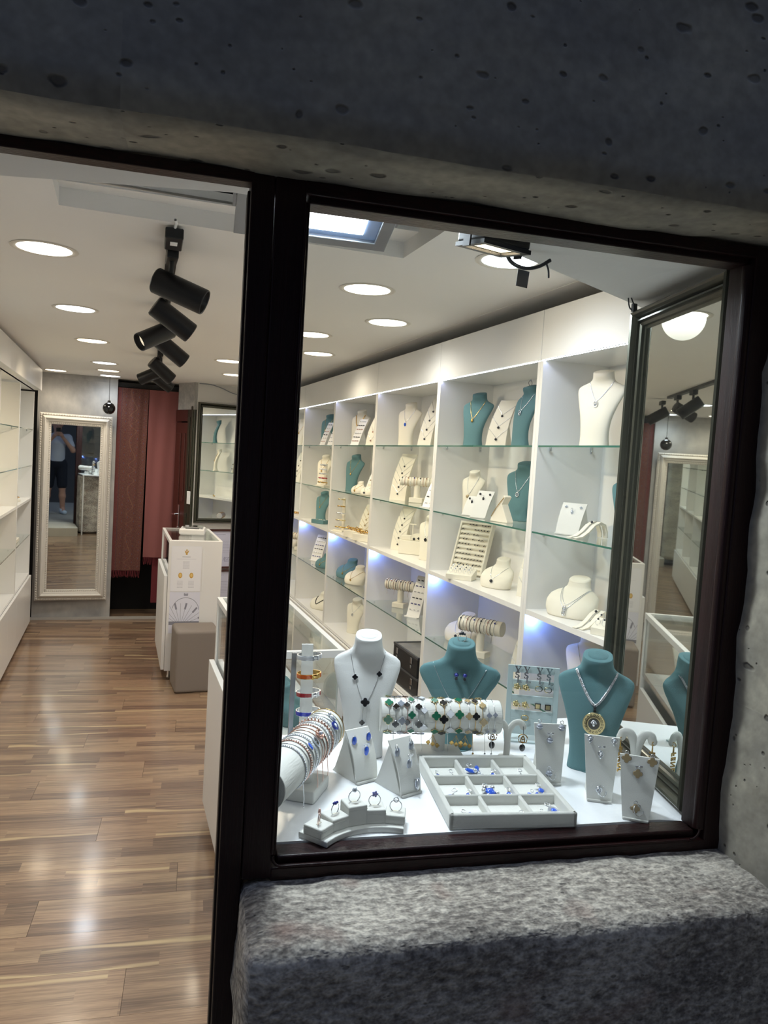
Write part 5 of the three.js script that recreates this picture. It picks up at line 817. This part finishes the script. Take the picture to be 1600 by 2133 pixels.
bangleTier('cream bangle tier on the second glass shelf, fifth bay', [1.46, LY[2], -5.58], RY, [['gold', M.gold], ['red', M.red], ['silver', M.silver], ['white', M.whiteEnamel], ['slim silver', M.silver]]);
sb(2, 2, 1.52, -5.04, 'teal', 'gold', { tip: 0.5 }); sc(2, 2, 1.56, -4.80, 0.065, 0.16, 0.08, 5, 2, GM); sb(2, 2, 1.465, -4.72, 'cream', 'gold', { kind: 'low', W: 0.1, H: 0.075, size: 'tiny ' }); sb(2, 2, 1.46, -4.5, 'cream', 'dark', { kind: 'low', W: 0.1, H: 0.075, size: 'second tiny ' });
sr(2, 3, 1.5, -4.075, 0.115, 0.265, 0.09, 5); stb(2, 3, 1.55, -3.9, 0.19, 0.024, 0.115, -0.6, 10, [M.silver, M.rose, M.gold]); sr(2, 3, 1.57, -3.66, 0.11, 0.2, 0.03, 1, { size: 'flat ', belly: 0.0 }); sc(2, 3, 1.455, -3.52, 0.06, 0.13, 0.07, 4, 2, SM);
sb(2, 4, 1.55, -3.23, 'cream', 'pearl', { W: 0.125, H: 0.195, tip: 0.45 }); sb(2, 4, 1.60, -2.86, 'teal', 'silver', { tip: 0.5 });
function setOnShelf(L, B, x, z, w, h, lean, word, mat) { const C = setCard(`${word} earring card on ${loc(L, B)}`, w, w * 1.08, h, lean, [x, LY[L], z], RY, 0.006); for (const [s, dx] of [['left', -w * 0.33], ['right', w * 0.33]]) onCard(C, 'stud_earring', `tiny stud, ${s} on the ${word} card, ${lvWord[L]}, ${byWord[B]} bay`, 'earring', dx, h * 0.88, [['stud', gemGeo(0.0045), mat]]); onCard(C, 'card_pendant', `small pendant on the ${word} card, ${lvWord[L]}, ${byWord[B]} bay`, 'pendant', 0, h * 0.72, [['pendant', gemGeo(0.0055).scale(0.8, 1.3, 0.6), mat], ['loop', torus(0.003, 0.0008, 12, 5).translate(0, 0.009, 0), M.silver]]); }
setOnShelf(2, 4, 1.445, -2.93, 0.075, 0.115, 0.06, 'larger cream', M.gunmetal); setOnShelf(2, 4, 1.46, -3.06, 0.06, 0.085, 0.05, 'smaller cream', M.gunmetal);
{ const g = thing('ring_cone', 'slim cream wedge with gold bracelet on the second glass shelf, second bay', 'ring stand', [1.47, LY[2], -2.76], RY - 0.3); part(g, 'wedge', extrude([[-0.05, 0], [0.05, 0], [0.05, 0.004], [0.012, 0.07], [0.03, 0.1], [0.022, 0.104], [-0.005, 0.06], [-0.045, 0.012]], 0.03, 0.002).translate(0, 0.0022, -0.015), M.cream); part(g, 'bracelet', tube([V(-0.045, 0.02, 0.018), V(-0.02, 0.05, 0.02), V(0.012, 0.085, 0.02), V(0.026, 0.1, 0.018)], 0.0015, 16), M.gold); }
{ const T = tbar('narrow cream watch stand on the second glass shelf, second bay', 0.06, 0.018, 0.1, M.cream, [1.55, LY[2], -2.56], -1.2, 0.05, 0.05); const b = thing('bracelet_watch', 'crystal cuff on the narrow watch stand, second glass shelf, second bay', 'bracelet', T.pos, T.rot); part(b, 'cuff', lathe([[0.021, -0.012], [0.024, -0.008], [0.024, 0.008], [0.021, 0.012], [0.0205, 0]], 24).rotateZ(Math.PI / 2).scale(1, 1.5, 1.5).translate(0, 0.1, 0), M.crystal); }
setOnShelf(2, 5, 1.47, -2.285, 0.085, 0.11, 0.05, 'curved cream', M.crystal);
function waveRamp(L, B, x, z, rot, s, word) { // low wave-shaped bracelet rest with a bracelet on it
  const g = thing('bracelet_wave', `${word} cream wave-shaped bracelet rest on ${loc(L, B)}`, 'bracelet rest', [x, LY[L], z], rot, 'wave bracelet rests'), pts = [[0, 0.002], [0.03, 0.006], [0.06, 0.022], [0.09, 0.046], [0.12, 0.058], [0.145, 0.05], [0.158, 0.025], [0.16, 0.001]].map(([a, b]) => [a * s, b * s]), back = pts.slice().reverse().map(([a, b], i) => [a - 0.004 * (i < 4 ? 1 : 0), Math.max(0, b - 0.006)]);
  part(g, 'wave', [extrude([...pts, ...back], 0.016).translate(-0.08 * s, 0.001, 0.004), extrude([...pts, ...back], 0.016).translate(-0.08 * s, 0.001, -0.022)], M.cream);
  const b = thing('bracelet', `silver bracelet with tiny knot on the ${word} wave rest, ${lvWord[L]}`, 'bracelet', [x, LY[L], z], rot, 'bracelets on wave rests'); part(b, 'chain', tube(pts.map(([a, c]) => V(a - 0.08 * s, c + 0.0025, 0)), 0.001, 24, 5), M.silver); part(b, 'knot', gemGeo(0.005).translate(-0.08 * s + 0.095 * s, 0.052 * s + 0.005, 0), M.gunmetal);
}
waveRamp(2, 5, 1.50, -2.2, 0.25, 0.95, 'upper'); sb(2, 5, 1.56, -2.06, 'teal', 'silver', { H: 0.235, nw: 'silver oval pendant', tip: 0.42 });
{ const P = [1.56, LY[2], -2.06], g = thing('drop_earrings', 'pair of silver drops hooked on teal bust by the window mirror', 'earrings', P, RY); for (const x of [-0.012, 0.014]) part(g, 'drop', [gemGeo(0.006).scale(1, 1.5, 0.6).translate(x, 0.185, 0.03), torus(0.005, 0.0012, 14, 5).translate(x, 0.2, 0.026), gemGeo(0.0035).translate(x, 0.209, 0.024)], M.silver); }
// white board shelf
sb(3, 1, 1.54, -5.9, 'teal', 'gold', { H: 0.225, nw: 'gold double chain' });
{ const g = thing('shell_tray', 'low teal block with gold shell bracelet on the board, fifth bay', 'tray', [1.455, LY[3], -5.6], RY); part(g, 'block', box(0.13, 0.03, 0.06, 0, 0.0152, 0, 0.004), M.teal); for (let i = 0; i < 5; i++) part(g, 'shell', sph(0.011, -0.05 + i * 0.025, 0.037, 0.005, 10).scale(1, 0.7, 0.9), i % 2 ? M.paleGold : M.pearl); }
bangleTier('tall bangle tier on the white board shelf, fourth bay', [1.46, LY[3], -5.04], RY, [['gold', M.gold], ['pale gold', M.paleGold], ['silver', M.silver], ['slim gold', M.gold], ['tiny gold', M.paleGold]], 0.23); sr(3, 2, 1.56, -4.83, 0.1, 0.2, 0.07, 4, { gem: M.champagne, mat: M.gold });
for (const [z, w] of [[-4.66, 'left'], [-4.46, 'right']]) { const P = [1.445, LY[3], z], g = thing('cream_block', `cream block, ${w} of two with gold bracelets, board shelf, fourth bay`, 'display block', P, RY); part(g, 'block', box(0.14, 0.045, 0.07, 0, 0.0228, 0, 0.003), M.cream); const b = thing('chunky_bracelet', `chunky gold bracelet on the ${w} cream block, fourth bay`, 'bracelet', P, RY, 'gold bracelets on blocks'); part(b, 'links', Array.from({ length: 11 }, (_, i) => new THREE.TorusGeometry(0.0095, 0.003, 6, 14).rotateX(i % 2 ? 0.3 : 1.3).translate(-0.06 + i * 0.012, 0.058 + 0.004 * Math.sin(i * 2), 0.01)), M.gold); }
sr(3, 3, 1.51, -4.05, 0.1, 0.245, 0.09, 5, { gem: M.onyx });
{ const P = [1.54, LY[3], -3.9], g = thing('cream_box', 'cream open box with small stand on the board, third bay', 'display box', P, RY + 0.3); part(g, 'box', box(0.13, 0.075, 0.08, 0, 0.038, 0, 0.003), M.cream); part(g, 'riser', box(0.06, 0.025, 0.05, -0.03, 0.088, 0, 0.003), M.cream); part(g, 'stand', [cyl(0.004, 0.004, 0.09, 0.0, 0.12, 0, 8), box(0.04, 0.006, 0.006, 0, 0.163, 0)], M.cream); const e = thing('half_round_card', 'half-round cream card with clover studs on the cream box', 'earring card', P, RY + 0.3); part(e, 'card', extrude((() => { const s = new THREE.Shape(); s.absarc(0, 0, 0.04, 0, Math.PI); return s; })(), 0.01).translate(0.035, 0.077, 0.012), M.cream); part(e, 'stud', extrude(quatrefoil(0.007), 0.002, 0.0004).translate(0.018, 0.085, 0.023), M.onyx); part(e, 'stud', extrude(quatrefoil(0.007), 0.002, 0.0004).translate(0.045, 0.09, 0.023), M.onyx); }
sb(3, 3, 1.53, -3.66, 'cream', 'clover', { H: 0.23, nw: 'black clover necklace', W: 0.15 });
{ // leaning ring tray
  const P = [1.525, LY[3] + 0.0045, -3.17], rot = RY, R = rampGeo(0.17, 0.17, 0.235, 0.075, 0.02, 0), g = thing('ring_tray', 'cream ring tray with slotted rows leaning on the board, second bay', 'ring tray', P, rot); part(g, 'panel', R.g, M.cream); const q = new THREE.Group();
  for (const s of [-1, 1]) part(g, 'edge', span(s * 0.085 - 0.005, s * 0.085 + 0.005, 0, 0.246, -0.012, 0.014, 0.003).rotateX(-0.309), M.cream); for (const y of [0.006, 0.24]) part(g, 'edge', span(-0.085, 0.085, y - 0.005, y + 0.005, -0.012, 0.014, 0.003).rotateX(-0.309), M.cream);
  for (let i = 0; i < 9; i++) { part(g, 'roll', cyl(0.0085, 0.0085, 0.158, 0, 0, 0, 10).rotateZ(Math.PI / 2).translate(0, 0.03 + i * 0.0235, 0.002).rotateX(-0.309), M.cream); }
  const r = thing('tray_rings', 'rows of small silver rings slotted in the leaning ring tray', 'rings', P, rot); r.userData.kind = 'stuff'; const l = []; for (let i = 0; i < 9; i++) for (let k = 0; k < 9; k++) if (rnd() < 0.62) l.push(new THREE.TorusGeometry(0.007, 0.0012, 5, 10, Math.PI).rotateY(Math.PI / 2).translate(-0.068 + k * 0.017, 0.041 + i * 0.0235, 0.006).rotateX(-0.309), gemGeo(0.0032).translate(-0.068 + k * 0.017, 0.043 + i * 0.0235, 0.013).rotateX(-0.309)); part(r, 'ring_row', l, M.gunmetal);
}
function ringBlock(L, B, x, z, rot, w, d, nx, nz, word) { const P = [x, LY[L], z], g = thing('ring_block', `${word} cream ring block on ${loc(L, B)}`, 'ring stand', P, rot); part(g, 'wedge', extrude([[-d / 2, 0], [d / 2, 0], [d / 2, 0.042], [-d / 2, 0.018]], w, 0.002).rotateY(Math.PI / 2).translate(-w / 2, 0.0022, 0), M.cream); for (let i = 0; i < nx; i++) for (let j = 0; j < nz; j++) { const lx = (-0.5 + (i + 0.5) / nx) * w * 0.9, lz = (-0.5 + (j + 0.5) / nz) * d * 0.85, v = V(lx, 0.02 + (0.5 - lz / d) * 0.024 + 0.002, lz).applyAxisAngle(V(0, 1, 0), rot); ring(`silver ring, ${['back', 'middle', 'front'][j + (nz < 3 ? 1 : 0)]} row, ${['leftmost', 'second', 'third', 'fourth', 'rightmost'][i]}, in the ${word} ring block`, [P[0] + v.x, P[1] + v.y, P[2] + v.z], rot + 1.2, 0.0095, M.silver, gemGeo(0.0035), rnd() < 0.5 ? M.crystal : M.gunmetal, `rings in the ${word} block`); } }
ringBlock(3, 4, 1.45, -3.06, RY + 0.3, 0.115, 0.075, 5, 3, 'sloped');
{ const b = sb(3, 4, 1.51, -2.84, 'cream', 'dark', { kind: 'low', W: 0.15, H: 0.12 }); const C = [1.575, LY[3], -2.96]; } sr(3, 4, 1.52, -2.62, 0.075, 0.21, 0.07, 4, { gem: M.rose });
{ const b = sb(3, 5, 1.505, -2.27, 'cream', 'silver', { kind: 'low', W: 0.19, H: 0.13 }); necklace(b, 'second silver chain with open link pendant on the cream low bust', { tip: 0.24, top: 0.72, half: 0.27, pendant: pend('silver'), group: 'necklaces on shelf busts' }); }
waveRamp(3, 5, 1.475, -2.1, 0.3, 0.9, 'lower'); ringBlock(3, 5, 1.45, -1.995, RY, 0.07, 0.05, 3, 2, 'rounded');
// lower glass shelf
sc(4, 1, 1.5, -5.84, 0.115, 0.2, 0.07, 6, 4, [M.gunmetal, M.silver, M.sapphire], { size: 'broad ' }); sb(4, 1, 1.47, -5.48, 'teal', 'gold', { kind: 'low', W: 0.15, H: 0.1 });
sb(4, 2, 1.52, -5.02, 'teal', 'gold', { kind: 'low', W: 0.19, H: 0.125 }); sb(4, 2, 1.5, -4.77, 'white', 'gold', { kind: 'low', W: 0.17, H: 0.115 }); stb(4, 2, 1.6, -4.6, 0.14, 0.024, 0.1, -1.2, 6, [M.rose, M.gold]);
stb(4, 3, 1.53, -4.0, 0.185, 0.029, 0.125, -0.85, 11, [M.rose, M.gunmetal, M.silver]); sc(4, 3, 1.505, -3.74, 0.085, 0.21, 0.08, 6, 3, [M.gunmetal, M.sapphire, M.silver]);
sb(4, 4, 1.54, -3.2, 'white', 'dark', { kind: 'low', W: 0.18, H: 0.125 }); stb(4, 4, 1.5, -2.93, 0.2, 0.032, 0.135, -0.9, 11, [M.gunmetal, M.silver, M.rose]); sr(4, 4, 1.5, -2.6, 0.075, 0.2, 0.09, 3);
sb(4, 5, 1.56, -2.24, 'white', 'pearl', { H: 0.25, W: 0.185, tip: 0.55 });
// bottom shelf
sb(5, 1, 1.5, -5.62, 'white', 'dark', { kind: 'low', W: 0.19, H: 0.12, nw: 'black cord necklace', mat: M.cord, r: 0.003, plain: true }); sb(5, 1, 1.5, -5.35, 'cream', 'dark', { H: 0.2, nw: 'black cord', mat: M.cord, r: 0.003, plain: true }); sb(5, 2, 1.52, -4.82, 'cream', 'silver', { H: 0.225, tip: 0.6, nw: 'pearl strand' });
for (const [y, w, zz] of [[0, 'lower', -3.57], [0.102, 'upper', -3.585]]) {
  const g = thing('jewel_case', `black hard case with steel clasps, ${w} of the stack, bottom shelf`, 'case', [1.52, LY[5] + y, zz], -Math.PI / 2), marble = std(0xc9c6c6, 0.5, 0, { map: T.plaster });
  part(g, 'shell', [box(0.34, 0.09, 0.21, 0, 0.0452, 0, 0.004)], M.black); part(g, 'lid_edge', [span(-0.172, 0.172, 0.09, 0.1, 0.094, 0.106), span(-0.172, 0.172, 0.09, 0.1, -0.106, -0.094), span(-0.172, -0.16, 0.09, 0.1, -0.1, 0.1), span(0.16, 0.172, 0.09, 0.1, -0.1, 0.1)], std(0x55565a, 0.4, 0.5)); part(g, 'lid', span(-0.16, 0.16, 0.09, 0.096, -0.094, 0.094), marble); for (const x of [-0.1, 0.1]) part(g, 'clasp', [box(0.022, 0.03, 0.008, x, 0.07, 0.108, 0.002), box(0.016, 0.014, 0.01, x, 0.04, 0.108, 0.002)], M.chrome);
}
// the far bay, seen in the back mirror
sb(1, 0, 1.53, -6.75, 'cream', 'gold'); sb(1, 0, 1.53, -6.3, 'teal', 'silver'); sr(2, 0, 1.5, -6.7, 0.1, 0.25, 0.09, 4, { gem: M.onyx }); sb(2, 0, 1.52, -6.35, 'cream', 'gold', { H: 0.235 }); stb(4, 0, 1.52, -6.5, 0.18, 0.03, 0.12, -0.8, 7, [M.rose, M.gold]); sb(4, 0, 1.5, -6.75, 'white', 'silver', { kind: 'low', W: 0.17, H: 0.12 });
{ const P = [1.46, LY[3], -6.45], b = thing('chunky_bracelet', 'chunky gold bracelet lying on the board, sixth bay', 'bracelet', P, RY); part(b, 'links', Array.from({ length: 11 }, (_, i) => new THREE.TorusGeometry(0.0095, 0.003, 6, 14).rotateX(i % 2 ? 0.3 : 1.3).translate(-0.06 + i * 0.012, 0.013, 0.01)), M.gold); }
// left shelving, mostly cut off by the frame
const lb = (L, z, c, label, nl) => { const b = bust('tall', 0.165, 0.245, c === 'teal' ? M.teal : M.cream, label, [-0.82, LY[L], z], 1.2, 'busts on the left shelving'); necklace(b, nl, { tip: 0.55, top: 0.86, half: 0.25, mat: M.gold, pendant: pend('gold'), group: 'necklaces on the left shelving' }); };
lb(2, -5.75, 'teal', 'teal bust on the left shelving, second glass shelf', 'gold pendant chain on the left teal bust'); lb(1, -5.7, 'cream', 'cream bust on the left shelving, top glass shelf', 'gold pendant chain on the left cream bust'); lb(2, -6.6, 'cream', 'cream bust in the far left unit, second glass shelf', 'gold pendant chain on the far left cream bust');
{ const P = [-0.76, LY[3], -6.66], b = thing('gold_bracelet', 'gold bracelet on a small cream pad in the far left unit', 'bracelet', P, 1.2); part(b, 'pad', box(0.1, 0.02, 0.06, 0, 0.0102, 0, 0.004), M.cream); part(b, 'links', Array.from({ length: 9 }, (_, i) => new THREE.TorusGeometry(0.01, 0.003, 6, 14).rotateX(i % 2 ? 0.3 : 1.3).translate(-0.05 + i * 0.012, 0.034, 0.01)), M.gold); }
{ const P = [-0.78, LY[4], -6.62], b = thing('ring_pad', 'white ring pad in the far left unit, lower glass shelf', 'ring tray', P, 1.57); part(b, 'pad', box(0.22, 0.03, 0.12, 0, 0.0152, 0, 0.004), M.cream); part(b, 'rings', Array.from({ length: 18 }, (_, i) => new THREE.TorusGeometry(0.009, 0.0015, 5, 12).translate(-0.08 + (i % 6) * 0.032, 0.037, -0.035 + (i / 6 | 0) * 0.035)), M.gold).userData.kind = 'stuff'; }
// ---------- the photographer, seen in the white mirror ----------
{
  const P = [0.0, 0.121, 0.0], who = thing('person', 'person in white T-shirt and navy shorts holding a phone, reflected in mirror', 'person', [-0.02, 0.121, 0.36], Math.PI);
  // figure faces +z of its own axes (turned to look into the shop); heights in metres above the ground
  const J = { hipL: V(0.09, 0.93, 0), hipR: V(-0.09, 0.93, 0), kneeL: V(0.13, 0.5, 0.03), kneeR: V(-0.11, 0.5, 0.02), ankL: V(0.17, 0.09, -0.02), ankR: V(-0.13, 0.09, -0.03), pel: V(0, 0.97, 0), waist: V(0, 1.12, 0.01), chest: V(0, 1.32, 0.0), neck: V(0, 1.5, 0), shL: V(0.185, 1.42, 0), shR: V(-0.185, 1.42, 0), elL: V(0.27, 1.2, 0.12), elR: V(-0.27, 1.2, 0.12), wrL: V(0.075, 1.44, 0.27), wrR: V(-0.075, 1.44, 0.27) };
  const skinM = std(0xb98b72, 0.6), shirt = std(0xb4b6bc, 0.9), shorts = std(0x10141f, 0.9), shoe = std(0xc4d0d8, 0.7), hair = std(0x2a2420, 0.8);
  function blob(bones, lo, hi, cell, k = 0.03) {
    const size = V().subVectors(hi, lo), L = Math.max(size.x, size.y, size.z), n = Math.min(96, Math.ceil(L / cell)), mc = new MarchingCubes(n, skinM, false, false, 60000); mc.isolation = 0; const half = L / 2, c = V().addVectors(lo, hi).multiplyScalar(0.5), p = V(), ab = V(), ap = V();
    for (let z = 0; z < n; z++) for (let y = 0; y < n; y++) for (let x = 0; x < n; x++) { p.set((x - n / 2) / (n / 2) * half + c.x, (y - n / 2) / (n / 2) * half + c.y, (z - n / 2) / (n / 2) * half + c.z); let d = 9; for (const [a, b, ra, rb] of bones) { ab.subVectors(b, a); ap.subVectors(p, a); const t = clamp01(ap.dot(ab) / Math.max(1e-9, ab.lengthSq())); const q = ap.addScaledVector(ab, -t).length() - (ra + (rb - ra) * t); const h = clamp01(0.5 + 0.5 * (d - q) / k); d = d * (1 - h) + q * h - k * h * (1 - h); } mc.field[x + y * n + z * n * n] = -d; }
    mc.update(); const m = mc.count, g = new THREE.BufferGeometry(); g.setAttribute('position', new THREE.BufferAttribute(mc.positionArray.slice(0, m * 3), 3)); g.setAttribute('normal', new THREE.BufferAttribute(mc.normalArray.slice(0, m * 3), 3)); g.scale(half, half, half).translate(c.x, c.y, c.z); return g;
  }
  const fingers = []; for (const s of [-1, 1]) { const w = s > 0 ? J.wrL : J.wrR; fingers.push([w, w.clone().add(V(-s * 0.02, 0.035, 0.03)), 0.03, 0.034]); for (let f = 0; f < 4; f++) { const a = w.clone().add(V(-s * 0.022, 0.025 + f * 0.018, 0.045)), b = a.clone().add(V(-s * 0.03, 0.006, 0.02)), c = b.clone().add(V(-s * 0.022, 0.002, -0.012)); fingers.push([a, b, 0.0095, 0.009], [b, c, 0.009, 0.008]); } const th = w.clone().add(V(-s * 0.01, 0.03, 0.01)); fingers.push([th, th.clone().add(V(-s * 0.035, 0.02, 0.0)), 0.011, 0.009]); }
  const body = mergeGeometries([
    blob([[J.hipL, J.kneeL, 0.085, 0.058], [J.kneeL, J.kneeL.clone().lerp(J.ankL, 0.4), 0.056, 0.058], [J.kneeL.clone().lerp(J.ankL, 0.4), J.ankL, 0.058, 0.04], [J.ankL, V(0.2, 0.05, 0.1), 0.042, 0.032], [J.hipR, J.kneeR, 0.085, 0.058], [J.kneeR, J.kneeR.clone().lerp(J.ankR, 0.4), 0.056, 0.058], [J.kneeR.clone().lerp(J.ankR, 0.4), J.ankR, 0.058, 0.04], [J.ankR, V(-0.15, 0.05, 0.09), 0.042, 0.032], [J.pel, J.waist, 0.13, 0.12], [J.waist, J.chest, 0.125, 0.135], [J.chest, J.neck, 0.13, 0.06], [J.shL, J.shR, 0.06, 0.06], [J.neck, V(0, 1.56, 0.01), 0.055, 0.055], [J.shL, J.elL, 0.055, 0.042], [J.shR, J.elR, 0.055, 0.042], [J.elL, J.wrL, 0.042, 0.028], [J.elR, J.wrR, 0.042, 0.028], [V(0, 1.62, 0.0), V(0, 1.69, 0.0), 0.075, 0.09]], V(-0.5, 0, -0.5), V(0.5, 1.82, 0.5), 0.02, 0.03),
    blob(fingers, V(-0.14, 1.40, 0.22), V(0.14, 1.60, 0.36), 0.004, 0.006),
    blob([[V(0, 1.69, 0.005), V(0, 1.7, -0.015), 0.082, 0.088], [V(0, 1.64, 0.035), V(0, 1.6, 0.045), 0.055, 0.04], [V(0, 1.665, 0.08), V(0, 1.64, 0.1), 0.01, 0.014], [V(-0.018, 1.612, 0.083), V(0.018, 1.612, 0.083), 0.008, 0.008], [V(-0.086, 1.665, 0), V(-0.088, 1.64, 0), 0.013, 0.01], [V(0.086, 1.665, 0), V(0.088, 1.64, 0), 0.013, 0.01]], V(-0.13, 1.52, -0.14), V(0.13, 1.81, 0.14), 0.006, 0.02)].map((g) => { g.deleteAttribute('uv'); return g; }));
  part(who, 'body', body, skinM);
  part(who, 't_shirt', blob([[J.pel, J.waist, 0.145, 0.135], [J.waist, J.chest, 0.14, 0.147], [J.chest, V(0, 1.43, 0), 0.143, 0.1], [J.shL, J.shR, 0.072, 0.072], [J.shL, J.shL.clone().lerp(J.elL, 0.62), 0.07, 0.064], [J.shR, J.shR.clone().lerp(J.elR, 0.62), 0.07, 0.064]], V(-0.4, 0.75, -0.4), V(0.4, 1.58, 0.4), 0.014, 0.03), shirt);
  part(who, 'shorts', blob([[J.pel, V(0, 1.0, 0), 0.148, 0.143], [J.hipL, J.kneeL.clone().lerp(J.hipL, 0.12), 0.105, 0.09], [J.hipR, J.kneeR.clone().lerp(J.hipR, 0.12), 0.105, 0.09]], V(-0.35, 0.42, -0.35), V(0.35, 1.12, 0.35), 0.014, 0.03), shorts);
  for (const [x, z, dx] of [[0.185, 0.035, 0.03], [-0.14, 0.025, -0.02]]) part(who, 'sneaker', blob([[V(x - dx, 0.045, -0.06), V(x + dx, 0.04, 0.11), 0.045, 0.04], [V(x - dx, 0.09, -0.04), V(x - dx * 0.5, 0.06, 0.02), 0.045, 0.042]], V(x - 0.16, -0.02, -0.16), V(x + 0.16, 0.16, 0.2), 0.01, 0.02), shoe);
  part(who, 'hair', blob([[V(0, 1.715, -0.02), V(0, 1.7, -0.05), 0.09, 0.082]], V(-0.14, 1.58, -0.16), V(0.14, 1.84, 0.12), 0.008, 0.02), hair);
  for (const x of [-0.032, 0.032]) part(who, 'eye', sph(0.011, x, 1.668, 0.078, 10), M.onyx);
  const ph = thing('phone', 'black phone held up in both hands by the person', 'phone', [-0.02, 1.652, 0.045]); part(ph, 'case', box(0.078, 0.155, 0.009, 0, 0, 0, 0.006).rotateZ(0.06), M.black); part(ph, 'camera_bump', [cyl(0.009, 0.009, 0.003, -0.02, 0.055, 0, 14).rotateX(0)].map(() => cyl(0.009, 0.009, 0.003, 0, 0, 0, 14).rotateX(Math.PI / 2).translate(0.02, 0.055, -0.006)), M.smoke);
}
renderer.render(scene, camera);
